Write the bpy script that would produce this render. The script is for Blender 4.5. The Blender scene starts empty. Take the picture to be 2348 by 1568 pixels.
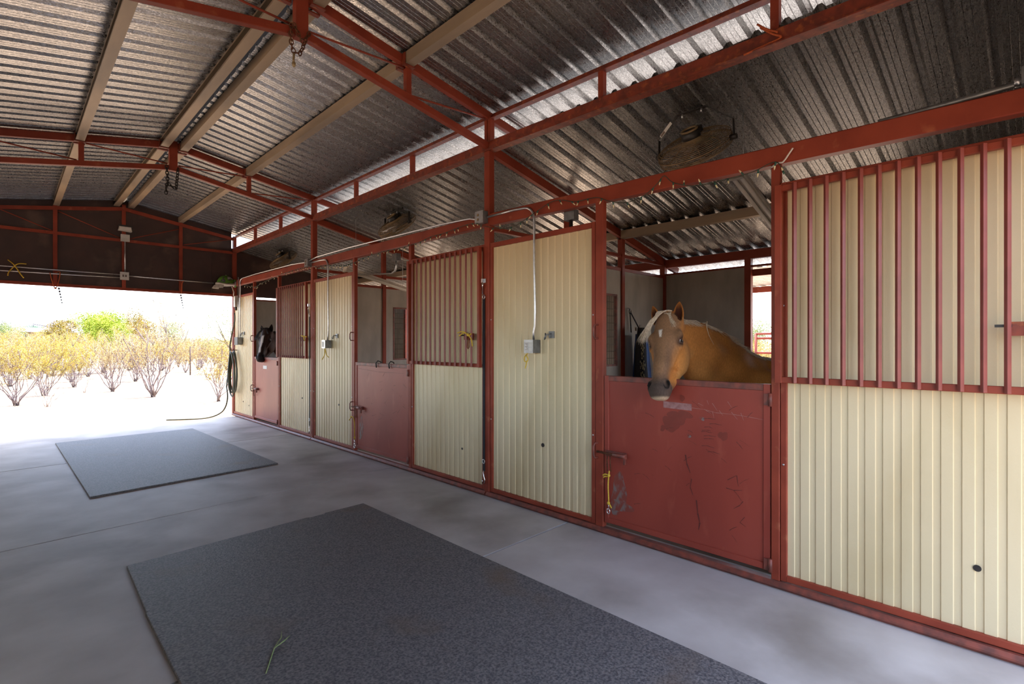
import bpy, math, random
import numpy as np
from mathutils import Vector, Matrix, Quaternion

random.seed(7)
SC = bpy.context.scene
COL = SC.collection

# ---------------------------------------------------------------- camera
cam_data = bpy.data.cameras.new('camera')
cam = bpy.data.objects.new('camera', cam_data)
COL.objects.link(cam)
cam_data.sensor_fit = 'HORIZONTAL'
cam_data.sensor_width = 36.0
cam_data.lens = 36.0 * 1185.0 / 2348.0
cam_data.shift_y = 3.0 / 2348.0
cam_data.clip_start = 0.02
cam_data.clip_end = 8000
cam.location = (0, 0, 1.5)
cam.rotation_euler = (math.pi / 2, 0, -math.radians(44.389))
SC.camera = cam

# ---------------------------------------------------------------- sky, sun, exposure
world = bpy.data.worlds.new('sky')
SC.world = world
world.use_nodes = True
wn = world.node_tree
wn.nodes.clear()
w_out = wn.nodes.new('ShaderNodeOutputWorld')
w_bg = wn.nodes.new('ShaderNodeBackground')
w_sky = wn.nodes.new('ShaderNodeTexSky')
w_sky.sky_type = 'NISHITA'
w_sky.sun_disc = False
w_sky.sun_elevation = math.radians(63)
w_sky.sun_rotation = math.radians(78)
w_sky.altitude = 800
w_sky.air_density = 1.0
w_sky.dust_density = 4.0
w_sky.ozone_density = 1.0
w_bg.inputs['Strength'].default_value = 1.0
# hazy summer sky: the clear-sky model thinned with white haze
w_haze = wn.nodes.new('ShaderNodeMix')
w_haze.data_type = 'RGBA'
w_haze.blend_type = 'ADD'
w_haze.inputs['Factor'].default_value = 1.0
w_scale = wn.nodes.new('ShaderNodeVectorMath')
w_scale.operation = 'SCALE'
w_scale.inputs['Scale'].default_value = 0.25
wn.links.new(w_sky.outputs['Color'], w_scale.inputs[0])
wn.links.new(w_scale.outputs['Vector'], w_haze.inputs['A'])
w_haze.inputs['B'].default_value = (0.36, 0.37, 0.40, 1)
wn.links.new(w_haze.outputs['Result'], w_bg.inputs['Color'])
wn.links.new(w_bg.outputs['Background'], w_out.inputs['Surface'])

sun_data = bpy.data.lights.new('sun', 'SUN')
sun_data.energy = 6.5
sun_data.angle = math.radians(0.6)
sun_data.color = (1.0, 0.955, 0.88)
sun = bpy.data.objects.new('sun', sun_data)
COL.objects.link(sun)
sun.location = (20, 4, 40)
sun.rotation_euler = (-Vector((0.45, 0.10, 0.90))).to_track_quat('-Z', 'Y').to_euler()

vs = SC.view_settings
vs.view_transform = 'Standard'
vs.look = 'None'
vs.gamma = 1.0
vs.use_curve_mapping = False
vs.exposure = 2.1
SC.cycles.max_bounces = 8
SC.cycles.diffuse_bounces = 5
SC.cycles.glossy_bounces = 4
SC.cycles.transmission_bounces = 4
SC.cycles.transparent_max_bounces = 4
SC.cycles.sample_clamp_indirect = 8.0
SC.cycles.caustics_reflective = False
SC.cycles.caustics_refractive = False

# ---------------------------------------------------------------- materials
def s2l(c):
    return tuple((x / 12.92 if x <= 0.04045 else ((x + 0.055) / 1.055) ** 2.4) for x in c)

def rgb(r, g, b):
    return s2l((r / 255.0, g / 255.0, b / 255.0))

MATS = {}
def M(name, c1, c2=None, scale=6.0, rough=0.5, metal=0.0, bump=0.0, bscale=60.0,
      stretch=(1, 1, 1), detail=5.0, lo=0.35, hi=0.65, spec=0.5, rough2=None, c3=None, c3scale=2.0, c3lo=.55, c3hi=.7, bdist=0.002):
    m = bpy.data.materials.new(name)
    m.use_nodes = True
    nt = m.node_tree
    bs = nt.nodes['Principled BSDF']
    bs.inputs['Roughness'].default_value = rough
    bs.inputs['Metallic'].default_value = metal
    bs.inputs['Specular IOR Level'].default_value = spec
    if c2 is None and not bump and c3 is None:
        bs.inputs['Base Color'].default_value = (*c1, 1)
    else:
        tc = nt.nodes.new('ShaderNodeTexCoord')
        mp = nt.nodes.new('ShaderNodeMapping')
        mp.inputs['Scale'].default_value = stretch
        nt.links.new(tc.outputs['Object'], mp.inputs['Vector'])
        n = nt.nodes.new('ShaderNodeTexNoise')
        n.inputs['Scale'].default_value = scale
        n.inputs['Detail'].default_value = detail
        nt.links.new(mp.outputs['Vector'], n.inputs['Vector'])
        r = nt.nodes.new('ShaderNodeValToRGB')
        r.color_ramp.elements[0].position = lo
        r.color_ramp.elements[1].position = hi
        r.color_ramp.elements[0].color = (*c1, 1)
        r.color_ramp.elements[1].color = (*(c2 or c1), 1)
        nt.links.new(n.outputs['Fac'], r.inputs['Fac'])
        col = r.outputs['Color']
        if c3 is not None:
            n3 = nt.nodes.new('ShaderNodeTexNoise')
            n3.inputs['Scale'].default_value = c3scale
            n3.inputs['Detail'].default_value = 6
            nt.links.new(mp.outputs['Vector'], n3.inputs['Vector'])
            mr = nt.nodes.new('ShaderNodeMapRange')
            mr.inputs['From Min'].default_value = c3lo
            mr.inputs['From Max'].default_value = c3hi
            nt.links.new(n3.outputs['Fac'], mr.inputs['Value'])
            mx = nt.nodes.new('ShaderNodeMix')
            mx.data_type = 'RGBA'
            nt.links.new(mr.outputs['Result'], mx.inputs['Factor'])
            nt.links.new(col, mx.inputs['A'])
            mx.inputs['B'].default_value = (*c3, 1)
            col = mx.outputs['Result']
        nt.links.new(col, bs.inputs['Base Color'])
        if rough2 is not None:
            mr2 = nt.nodes.new('ShaderNodeMapRange')
            mr2.inputs['From Min'].default_value = lo
            mr2.inputs['From Max'].default_value = hi
            mr2.inputs['To Min'].default_value = rough
            mr2.inputs['To Max'].default_value = rough2
            nt.links.new(n.outputs['Fac'], mr2.inputs['Value'])
            nt.links.new(mr2.outputs['Result'], bs.inputs['Roughness'])
        if bump:
            nb = nt.nodes.new('ShaderNodeTexNoise')
            nb.inputs['Scale'].default_value = bscale
            nb.inputs['Detail'].default_value = 4
            nt.links.new(mp.outputs['Vector'], nb.inputs['Vector'])
            b = nt.nodes.new('ShaderNodeBump')
            b.inputs['Strength'].default_value = bump
            b.inputs['Distance'].default_value = bdist
            nt.links.new(nb.outputs['Fac'], b.inputs['Height'])
            nt.links.new(b.outputs['Normal'], bs.inputs['Normal'])
    MATS[name] = m
    return m

def M_zinc(name, base, rough, metal, vscale=110.0, warm=None):
    """galvanised steel with crystal spangle"""
    m = bpy.data.materials.new(name)
    m.use_nodes = True
    nt = m.node_tree
    bs = nt.nodes['Principled BSDF']
    tc = nt.nodes.new('ShaderNodeTexCoord')
    mp = nt.nodes.new('ShaderNodeMapping')
    mp.inputs['Scale'].default_value = (0.55, 1.6, 1)
    nt.links.new(tc.outputs['Object'], mp.inputs['Vector'])
    v = nt.nodes.new('ShaderNodeTexVoronoi')
    v.inputs['Scale'].default_value = vscale
    v.inputs['Randomness'].default_value = 1.0
    nt.links.new(mp.outputs['Vector'], v.inputs['Vector'])
    sep = nt.nodes.new('ShaderNodeSeparateColor')
    nt.links.new(v.outputs['Color'], sep.inputs['Color'])
    mr = nt.nodes.new('ShaderNodeMapRange')
    mr.inputs['To Min'].default_value = 0.70
    mr.inputs['To Max'].default_value = 1.28
    nt.links.new(sep.outputs['Red'], mr.inputs['Value'])
    n = nt.nodes.new('ShaderNodeTexNoise')
    n.inputs['Scale'].default_value = 1.3
    n.inputs['Detail'].default_value = 5
    nt.links.new(mp.outputs['Vector'], n.inputs['Vector'])
    mr2 = nt.nodes.new('ShaderNodeMapRange')
    mr2.inputs['To Min'].default_value = 0.72
    mr2.inputs['To Max'].default_value = 1.25
    nt.links.new(n.outputs['Fac'], mr2.inputs['Value'])
    mul = nt.nodes.new('ShaderNodeMath')
    mul.operation = 'MULTIPLY'
    nt.links.new(mr.outputs['Result'], mul.inputs[0])
    nt.links.new(mr2.outputs['Result'], mul.inputs[1])
    vm = nt.nodes.new('ShaderNodeVectorMath')
    vm.operation = 'SCALE'
    vm.inputs[0].default_value = base
    nt.links.new(mul.outputs['Value'], vm.inputs['Scale'])
    nt.links.new(vm.outputs['Vector'], bs.inputs['Base Color'])
    mr3 = nt.nodes.new('ShaderNodeMapRange')
    mr3.inputs['To Min'].default_value = rough - 0.1
    mr3.inputs['To Max'].default_value = rough + 0.12
    nt.links.new(sep.outputs['Green'], mr3.inputs['Value'])
    nt.links.new(mr3.outputs['Result'], bs.inputs['Roughness'])
    bs.inputs['Metallic'].default_value = metal
    MATS[name] = m
    return m

RED1, RED2 = rgb(154, 69, 49), rgb(132, 56, 40)
M('red_paint', RED1, RED2, scale=3.5, rough=0.46, spec=.28, bump=0.12, bscale=90, c3=rgb(164, 90, 64), c3scale=9, c3lo=.64, c3hi=.76)
M('rust_red', rgb(142, 60, 38), rgb(104, 42, 28), scale=14, rough=0.55, bump=0.2, bscale=70, c3=rgb(164, 84, 42), c3scale=22, c3lo=.56, c3hi=.7)
M('door_red', rgb(156, 70, 56), rgb(142, 61, 49), scale=2.2, rough=0.40, bump=0.10, bscale=45, stretch=(1, 1, .35), spec=.35, c3=rgb(158, 76, 60), c3scale=11, c3lo=.6, c3hi=.75)
M('worn_red', rgb(140, 72, 58), rgb(100, 58, 50), scale=18, rough=0.5, bump=0.2, bscale=60)
M('cream', rgb(225, 207, 168), rgb(214, 195, 154), scale=1.6, rough=0.42, bump=0.35, bscale=120, c3=rgb(204, 182, 138), c3scale=2.4, c3lo=.58, c3hi=.85, stretch=(1, 1, .5))
M('concrete', rgb(200, 193, 190), rgb(176, 168, 164), scale=2.0, rough=0.62, bump=0.10, bscale=140, c3=rgb(132, 122, 114), c3scale=1.1, c3lo=.52, c3hi=.8, detail=12, spec=.4)
M('joint', rgb(44, 40, 38), rough=0.9)
M('rubber_mat', rgb(74, 74, 80), rgb(126, 122, 122), scale=85, rough=0.62, bump=0.7, bscale=110, detail=6, c3=rgb(108, 92, 78), c3scale=1.8, c3lo=.58, c3hi=.8, bdist=.004)
M_zinc('zinc_roof', (0.37, 0.36, 0.35), 0.33, 0.94, 150.0)
M('zinc_weathered', rgb(138, 134, 130), rgb(118, 112, 108), scale=3, rough=.8)
M_zinc('zinc_bright', (0.56, 0.57, 0.58), 0.42, 0.75)
M('purlin_tan', rgb(170, 148, 122), rgb(140, 124, 106), scale=5, rough=0.5, metal=0.2, stretch=(1, .2, 1))
M('brown_sheet', rgb(70, 46, 40), rgb(54, 36, 32), scale=2.5, rough=0.45, bump=.3, bscale=3, bdist=.03, c3=rgb(96, 74, 64), c3scale=2.2, c3lo=.56, c3hi=.75)
M('grey_board', rgb(190, 184, 176), rgb(166, 160, 152), scale=4, rough=0.8, bump=.2, bscale=90, stretch=(1, 1, .4))
M('sand', rgb(134, 116, 97), rgb(124, 106, 88), scale=.8, rough=0.95, bump=.5, bscale=9, c3=rgb(106, 87, 69), c3scale=.35, c3lo=.55, c3hi=.8, bdist=.02)
M('galv', (0.62, 0.63, 0.64), (0.5, 0.51, 0.52), scale=30, rough=0.32, metal=0.9)
M('box_grey', rgb(136, 138, 140), rgb(116, 118, 120), scale=25, rough=0.4, metal=0.6)
M('white_metal', rgb(206, 200, 192), rgb(186, 180, 170), scale=8, rough=0.5)
M('black_metal', rgb(34, 31, 30), rgb(46, 40, 36), scale=20, rough=0.45)
M('dusty_wire', rgb(164, 140, 104), rgb(128, 106, 78), scale=14, rough=0.6, metal=.3)
M('rust_chain', rgb(116, 68, 38), rgb(74, 44, 30), scale=60, rough=0.75, metal=.3)
M('dark_chain', rgb(52, 42, 38), rgb(36, 30, 28), scale=40, rough=0.6, metal=.5)
M('yellow_twine', rgb(224, 190, 66), rgb(206, 168, 50), scale=80, rough=0.7)
M('orange_twine', rgb(196, 92, 44), rgb(170, 76, 36), scale=80, rough=0.7)
M('black_strap', rgb(20, 22, 30), rgb(28, 30, 40), scale=200, rough=0.8)
M('chrome', (0.75, 0.75, 0.76), rough=0.18, metal=1.0)
M('hose_green', rgb(72, 74, 58), rgb(58, 60, 46), scale=12, rough=0.45)
M('label_white', rgb(220, 216, 210), rough=0.6)
M('sticker_ink', rgb(120, 104, 96), rough=0.6)
M('tape_pink', rgb(166, 122, 118), rgb(140, 92, 88), scale=30, rough=0.6)
M('bulb_green', rgb(40, 86, 72), rough=0.5)
M('bulb_clear', rgb(236, 222, 180), rough=0.15)
M('wire_green', rgb(74, 72, 58), rgb(58, 56, 44), scale=40, rough=0.6)
M('ridge_cap', rgb(96, 96, 100), rgb(80, 80, 84), scale=6, rough=0.5, metal=.5)
M('grille_red', rgb(140, 66, 57), rgb(122, 54, 46), scale=5, rough=0.38, bump=0.1, bscale=80)
M('wire_mesh', rgb(120, 114, 106), rough=0.5, metal=.6)
M('dark_net', rgb(24, 24, 28), rgb(16, 16, 20), scale=60, rough=0.8)
M('bag_blue', rgb(40, 84, 150), rgb(24, 52, 104), scale=5, rough=0.6)
M('dirt_floor', rgb(128, 110, 92), rgb(108, 92, 76), scale=4, rough=.95, bump=.6, bscale=14, bdist=.02)

# ---------------------------------------------------------------- mesh helpers
class MB:
    def __init__(s):
        s.v, s.f, s.mi, s.sm = [], [], [], []
    def add(s, vs, fs, m=0, smooth=False):
        b = len(s.v)
        s.v += [tuple(p) for p in vs]
        s.f += [tuple(b + i for i in f) for f in fs]
        s.mi += [m] * len(fs)
        s.sm += [smooth] * len(fs)
        return s
    def box(s, x0, x1, y0, y1, z0, z1, m=0):
        vs = [(x, y, z) for x in (x0, x1) for y in (y0, y1) for z in (z0, z1)]
        return s.add(vs, [(0, 1, 3, 2), (4, 6, 7, 5), (0, 4, 5, 1), (2, 3, 7, 6), (0, 2, 6, 4), (1, 5, 7, 3)], m)
    def bar(s, p0, p1, w, h, up=(0, 0, 1), m=0, ch=0.0):
        """box along p0-p1, w across, h along up; ch = chamfer of the four long edges"""
        p0, p1 = Vector(p0), Vector(p1)
        d = (p1 - p0).normalized()
        u = Vector(up)
        u = (u - d * u.dot(d)).normalized()
        r = d.cross(u)
        if ch:
            a, b = w / 2, h / 2
            prof = [(a - ch, -b), (a, -b + ch), (a, b - ch), (a - ch, b), (-a + ch, b), (-a, b - ch), (-a, -b + ch), (-a + ch, -b)]
        else:
            a, b = w / 2, h / 2
            prof = [(a, -b), (a, b), (-a, b), (-a, -b)]
        n = len(prof)
        vs = [p + r * x + u * y for p in (p0, p1) for x, y in prof]
        fs = [(i, (i + 1) % n, n + (i + 1) % n, n + i) for i in range(n)]
        fs += [tuple(range(n))[::-1], tuple(range(n, 2 * n))]
        return s.add(vs, fs, m)
    def tube(s, pts, r, n=8, closed=False, m=0, smooth=True):
        pts = [Vector(p) for p in pts]
        k = len(pts)
        rs = r if isinstance(r, (list, tuple)) else [r] * k
        prev = None
        vs, fs = [], []
        for i, p in enumerate(pts):
            if closed:
                t = pts[(i + 1) % k] - pts[i - 1]
            else:
                t = pts[min(i + 1, k - 1)] - pts[max(i - 1, 0)]
            t.normalize()
            if prev is None:
                a = Vector((0, 0, 1)) if abs(t.z) < .9 else Vector((1, 0, 0))
                x = t.cross(a).normalized()
            else:
                x = (prev - t * prev.dot(t)).normalized()
            prev = x
            y = t.cross(x)
            for j in range(n):
                an = 2 * math.pi * j / n
                vs.append(p + (x * math.cos(an) + y * math.sin(an)) * rs[i])
        for i in range(k if closed else k - 1):
            a, b = i * n, ((i + 1) % k) * n
            for j in range(n):
                fs.append((a + j, a + (j + 1) % n, b + (j + 1) % n, b + j))
        s.add(vs, fs, m, smooth)
        if not closed:
            b = len(s.v) - len(vs)
            s.f += [tuple(b + j for j in range(n))[::-1], tuple(b + (k - 1) * n + j for j in range(n))]
            s.mi += [m, m]
            s.sm += [False, False]
        return s
    def ball(s, c, r, nu=12, nv=8, m=0, smooth=True, ax=None):
        c = Vector(c)
        r = r if isinstance(r, (tuple, list)) else (r, r, r)
        A = ax or (Vector((1, 0, 0)), Vector((0, 1, 0)), Vector((0, 0, 1)))
        vs = [c + A[2] * r[2]]
        for i in range(1, nv):
            t = math.pi * i / nv
            for j in range(nu):
                p = 2 * math.pi * j / nu
                vs.append(c + A[0] * (r[0] * math.sin(t) * math.cos(p)) + A[1] * (r[1] * math.sin(t) * math.sin(p)) + A[2] * (r[2] * math.cos(t)))
        vs.append(c - A[2] * r[2])
        fs = [(0, 1 + j, 1 + (j + 1) % nu) for j in range(nu)]
        for i in range(nv - 2):
            a, b = 1 + i * nu, 1 + (i + 1) * nu
            fs += [(a + j, b + j, b + (j + 1) % nu, a + (j + 1) % nu) for j in range(nu)]
        a = 1 + (nv - 2) * nu
        fs += [(a + (j + 1) % nu, a + j, len(vs) - 1) for j in range(nu)]
        return s.add(vs, fs, m, smooth)
    def cyl(s, p0, p1, r, n=12, m=0, smooth=True):
        return s.tube([p0, p1], r, n, m=m, smooth=smooth)
    def prism(s, poly, a0, a1, axis='x', m=0):
        """extrude a 2-D polygon along an axis; poly coordinates are the other two axes in order"""
        def P(a, q):
            return (a, q[0], q[1]) if axis == 'x' else ((q[0], a, q[1]) if axis == 'y' else (q[0], q[1], a))
        n = len(poly)
        vs = [P(a0, q) for q in poly] + [P(a1, q) for q in poly]
        fs = [(i, (i + 1) % n, n + (i + 1) % n, n + i) for i in range(n)]
        fs += [tuple(range(n))[::-1], tuple(range(n, 2 * n))]
        return s.add(vs, fs, m)
    def corr(s, o, U, V, N, vl, prof, th=0.0015, m=0, mtop=None):
        """ribbed sheet: profile [(u, n)...] along U, run vl along V, th thick towards N"""
        o, U, V, N = Vector(o), Vector(U), Vector(V), Vector(N)
        k = len(prof)
        vs = []
        for off in (0.0, th):
            for v in (0.0, vl):
                vs += [o + U * u + N * (n + off) + V * v for u, n in prof]
        fs = []
        for i in range(k - 1):
            fs.append((i, i + 1, k + i + 1, k + i))
            fs.append((2 * k + i + 1, 2 * k + i, 3 * k + i, 3 * k + i + 1))
            fs.append((i + 1, i, 2 * k + i, 2 * k + i + 1))
            fs.append((k + i, k + i + 1, 3 * k + i + 1, 3 * k + i))
        fs += [(0, k, 3 * k, 2 * k), (k - 1, 3 * k - 1, 4 * k - 1, 2 * k - 1)]
        s.add(vs, fs, m)
        if mtop is not None:
            b = len(s.mi) - len(fs)
            for i in range(k - 1): s.mi[b + 4 * i + 1] = mtop
        return s
    def mesh(s, name, mats, off=(0, 0, 0)):
        me = bpy.data.meshes.new(name)
        o = off
        me.from_pydata([(p[0] - o[0], p[1] - o[1], p[2] - o[2]) for p in s.v], [], s.f)
        for mm in (mats if isinstance(mats, (list, tuple)) else [mats]):
            me.materials.append(MATS[mm] if isinstance(mm, str) else mm)
        me.polygons.foreach_set('material_index', s.mi)
        me.polygons.foreach_set('use_smooth', s.sm)
        me.update()
        return me

def tag(o, label=None, cat=None, group=None, kind=None):
    if label: o['label'] = label
    if cat: o['category'] = cat
    if group: o['group'] = group
    if kind: o['kind'] = kind
    return o

WLOC = {}
def thing(name, label=None, cat=None, loc=(0, 0, 0), group=None, kind=None):
    o = bpy.data.objects.new(name, None)
    o.empty_display_size = 0.1
    COL.objects.link(o)
    o.location = loc
    WLOC[o.name] = Vector(loc)
    return tag(o, label, cat, group, kind)

def part(name, mb, mats, parent=None, label=None, kind=None, loc=None):
    """mesh object from world-space MB; its origin sits at its own bounding-box centre"""
    vs = mb.v
    lo = [min(p[i] for p in vs) for i in range(3)]
    hi = [max(p[i] for p in vs) for i in range(3)]
    c = Vector([(lo[i] + hi[i]) / 2 for i in range(3)]) if loc is None else Vector(loc)
    me = mb.mesh(name, mats, c)
    o = bpy.data.objects.new(name, me)
    COL.objects.link(o)
    WLOC[o.name] = c
    if parent is not None:
        o.parent = parent
        o.location = c - WLOC[parent.name]
    else:
        o.location = c
    if label: o['label'] = label
    if kind: o['kind'] = kind
    return o

def solo(name, mb, mats, label, cat, group=None, kind=None):
    o = part(name, mb, mats)
    return tag(o, label, cat, group, kind)

def clone(o, wloc, parent=None, rot=None):
    """copy of one mesh object at a world position (mesh data shared)"""
    c = o.copy()
    COL.objects.link(c)
    WLOC[c.name] = Vector(wloc)
    c.parent = parent
    c.location = Vector(wloc) - (WLOC[parent.name] if parent is not None else Vector((0, 0, 0)))
    if rot is not None:
        c.rotation_euler = rot
    return c
# ================================================================ the building
W = 3.387            # front plane of the stall row
XB = 6.805           # back wall of the stalls
RX = 1.55            # ridge
XL = 2 * RX - W      # left column line
YN = -0.32           # near gable
YE = 11.83           # far gable
POSTS = (3.81, 7.88, 11.80)
def tc_under(x): return 4.03 - 0.178 * abs(x - RX)
def bc_under(x): return 3.745 - 0.180 * abs(x - RX)
def sheet_under(x): return tc_under(x) + 0.10
def lr_under(x): return 3.375 - 0.222 * (x - W)        # rafters over the stalls
def lsheet_under(x): return lr_under(x) + 0.10

# ---- ground and slabs
g = MB()
gx = [-60, -25, -10, -4, 0, 4, 8, 12, 20, 35, 60, 100]
g.add([(-900, -900, -0.05), (900, -900, -0.05), (900, 900, -0.05), (-900, 900, -0.05)], [(0, 1, 2, 3)])
ground = part('ground', g, 'sand'); tag(ground, 'pale sunlit desert sand around the barn', None, kind='structure')

floor = thing('floor', 'grey concrete aisle floor cut into slabs', None, (RX, 5.6, 0), kind='structure')
joints = [YN - .35, (2.675, 2.775), (5.185, 5.50), (8.44, 8.665), 11.585]
jl = [(YN - .35, YN - .35), (2.64, 2.775), (5.19, 5.50), (8.45, 8.66), (11.585, 11.585)]
gp = 0.009
for i in range(4):
    a, b = jl[i], jl[i + 1]
    x0, x1 = XL - .2, W + .16
    sl = MB()
    p = [(x0, a[0] + gp), (x1, a[1] + gp), (x1, b[1] - gp), (x0, b[0] - gp)]
    sl.prism(p, -0.12, 0.0, 'z')
    part('concrete_slab', sl, 'concrete', floor)
jm = MB().box(XL - .2, W + .16, YN - .34, 11.57, -0.13, -0.014)
part('joint_filler', jm, 'joint', floor)
sf = MB().box(W + .17, XB - .03, YN + .05, 11.75, -0.13, -0.02)
part('stall_dirt', sf, 'dirt_floor', floor)

# ---- roof sheets
def rib_prof(n, pitch=0.18, dep=0.034):
    pr = []
    for i in range(n):
        b = i * pitch
        pr += [(b, 0), (b + .034, 0), (b + .0365, .0025), (b + .039, 0), (b + .070, 0), (b + .0725, .0025), (b + .075, 0), (b + .104, 0), (b + .126, dep), (b + .152, dep), (b + .174, 0)]
    pr.append((n * pitch, 0))
    return pr
ceiling = thing('ceiling', 'ribbed galvanised steel roof over the aisle', None, (RX, 5.6, 4.1), kind='structure')
sheetw = 0.9
NS = 14
EAVE = W + 0.60
for side in (1, -1):
    d = Vector((side, 0, -0.178)).normalized()
    nn = Vector((side * 0.178, 0, 1)).normalized()
    x0 = RX + side * 0.035
    L = (EAVE - RX - .035) / abs(d.x)
    mb = MB().corr((x0, 0, sheet_under(x0)), (0, 1, 0), d, nn, L, rib_prof(5), mtop=1)
    first = part('roof_sheet', mb, ['zinc_roof', 'zinc_weathered'], ceiling)
    c0 = WLOC[first.name].copy()
    for k in range(NS):
        y = YN - .35 + k * sheetw
        w = Vector((c0.x, c0.y + y, c0.z + (0.0012 if k % 2 else 0)))
        if k == 0:
            first.location = w - WLOC[ceiling.name]; WLOC[first.name] = w
        else:
            clone(first, w, ceiling)
for sg in (1, -1):  # unseen boards added at the eaves to cut sky light on the soffit
    xe = RX + sg * (EAVE - RX)
    part('eave_light_stop', MB().box(xe - .01, xe + .01, YN - .35, 12.25, sheet_under(EAVE) - .13, sheet_under(EAVE) + .03), 'rust_red', ceiling)
cap = MB().prism([(RX - .2, 4.165), (RX, 4.20), (RX + .2, 4.165), (RX + .2, 4.168), (RX, 4.204), (RX - .2, 4.168)], YN - .35, 12.25, 'y')
part('ridge_cap', cap, 'ridge_cap', ceiling)

stall_roof = thing('ceiling_stalls', 'lower ribbed steel roof over the horse stalls', None, (5.2, 5.6, 3.0), kind='structure')
d = Vector((1, 0, -0.222)).normalized(); nn = Vector((0.222, 0, 1)).normalized()
x0 = W + .035
mb = MB().corr((x0, 0, lsheet_under(x0)), (0, 1, 0), d, nn, (7.35 - x0) / d.x, rib_prof(5), mtop=1)
first = part('roof_sheet', mb, ['zinc_roof', 'zinc_weathered'], stall_roof)
c0 = WLOC[first.name].copy()
for k in range(NS):
    w = Vector((c0.x, c0.y + YN - .35 + k * sheetw, c0.z + (0.0012 if k % 2 else 0)))
    if k == 0:
        first.location = w - WLOC[stall_roof.name]; WLOC[first.name] = w
    else:
        clone(first, w, stall_roof)

# ---- the side of the aisle behind and left of the camera (unseen, left open above the mid rail to let light in)
wall_left = thing('wall_left', 'plain cream stall wall on the other side of the aisle', None, (XL, 5.6, 0), kind='structure')
def rib_panel_prof(width):
    pr, u = [], 0.0
    p = 0.0815
    while u < width - 1e-6:
        for q, n in ((0, 0), (.0455, 0), (.049, -.0055), (.078, -.0055), (.0815, 0)):
            if q < p and u + q < width:
                pr.append((u + q, n))
        u += p
    pr.append((width, 0))
    return pr
part('cream_sheet', MB().corr((XL, YN, 0.06), (0, 1, 0), (0, 0, 1), (-1, 0, 0), 1.14, rib_panel_prof(YE - YN)), 'cream', wall_left)
part('mid_rail', MB().box(XL - .045, XL - .002, YN, YE, 1.20, 1.245), 'red_paint', wall_left)
part('head_rail', MB().box(XL - .045, XL - .002, YN, YE, 2.44, 2.48), 'red_paint', wall_left)
for q in (1.15, 2.46, 5.17, 6.54, 9.26, 10.54):
    part('jamb', MB().box(XL - .05, XL + .005, q - .025, q + .025, 0, 2.6), 'red_paint', wall_left)
part('top_beam', MB().box(XL - .06, XL + .02, YN, YE, 2.60, 2.72), 'red_paint', wall_left)
part('top_beam', MB().box(XL - .06, XL + .02, YN, YE, 3.39, 3.49), 'red_paint', wall_left)
for yy in (3.81, 7.88, 11.78):
    part('post', MB().box(XL - .06, XL + .01, yy - .035, yy + .035, 0, 3.72), 'red_paint', wall_left)
wl_roof = thing('ceiling_annex', 'lower ribbed steel roof beyond the cream wall', None, (-2, 5.6, 3.0), kind='structure')
dl = Vector((-1, 0, -0.222)).normalized(); nl = Vector((-0.222, 0, 1)).normalized()
mb = MB().corr((XL - .035, 0, lsheet_under(x0)), (0, 1, 0), dl, nl, 3.9 / abs(dl.x), rib_prof(5), mtop=1)
first = part('roof_sheet', mb, ['zinc_roof', 'zinc_weathered'], wl_roof)
c0 = WLOC[first.name].copy()
for k in range(NS):
    w = Vector((c0.x, c0.y + YN - .35 + k * sheetw, c0.z))
    if k == 0:
        first.location = w - WLOC[wl_roof.name]; WLOC[first.name] = w
    else:
        clone(first, w, wl_roof)
for zz in (.45, .9, 1.35):
    part('pen_rail', MB().box(XL - 3.5, XL - 3.45, YN, YE, zz, zz + .05), 'red_paint', wall_left)
for yy in (YN + .05, 3.81, 7.88, YE - .05):
    part('pen_post', MB().box(XL - 3.52, XL - 3.44, yy - .04, yy + .04, 0, 2.6), 'red_paint', wall_left)
for yy in (3.81, 7.88):
    part('divider', MB().box(XL - 3.46, XL - .06, yy - .012, yy + .012, 0, 2.44), 'grey_board', wall_left)

# ---- gables
def gable(name, label, y0, y1):
    t = thing(name, label, None, (RX, y0, 2.5), kind='structure')
    e = .012
    poly = [(XL - 3.4, 2.49), (XB, 2.49), (XB, lsheet_under(XB) + e), (W + .04, lsheet_under(W) + e), (W - .02, lsheet_under(W) + e),
            (W - .02, sheet_under(W) + e), (RX + .04, sheet_under(RX) + e), (RX, sheet_under(RX) - .03), (RX - .04, sheet_under(RX) + e), (XL + .02, sheet_under(W) + e), (XL + .02, lsheet_under(W) + e), (XL - 3.4, lsheet_under(XB) + e)]
    part('brown_sheet', MB().prism(poly, y0, y1, 'y'), 'brown_sheet', t)
    return t
wall_back = gable('wall_back', 'dark brown sheet gable over the far opening', YE, YE + .02)
wall_front = gable('wall_front', 'dark brown sheet gable over the near opening', YN - .02, YN)
# added unseen door leaf behind the camera, blocks light on the left
dl1 = thing('light_block_door', 'added cream door leaf blocking light in half the near opening', None, (.5, YN - .06, 0), kind='structure')
part('leaf', MB().corr((XL - .2, YN - .06, .04), (1, 0, 0), (0, 0, 1), (0, 1, 0), 2.5, rib_panel_prof(1.75)), 'cream', dl1)
part('leaf_rail', MB().box(XL - .2, XL + 1.55, YN - .11, YN - .065, 2.48, 2.56), 'red_paint', dl1)
part('leaf_rail', MB().box(XL - .2, XL + 1.55, YN - .11, YN - .065, .03, .09), 'red_paint', dl1)
part('leaf_stile', MB().box(XL + 1.5, XL + 1.55, YN - .11, YN - .05, .09, 2.48), 'red_paint', dl1)
yb = YE - .025
tb = wall_back
part('sill_angle', MB().box(XL, W, YE - .05, YE - .003, 2.475, 2.525), 'red_paint', tb)
part('cross_chord', MB().box(XL, W, YE - .05, YE - .004, 3.365, 3.415), 'red_paint', tb)
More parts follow.
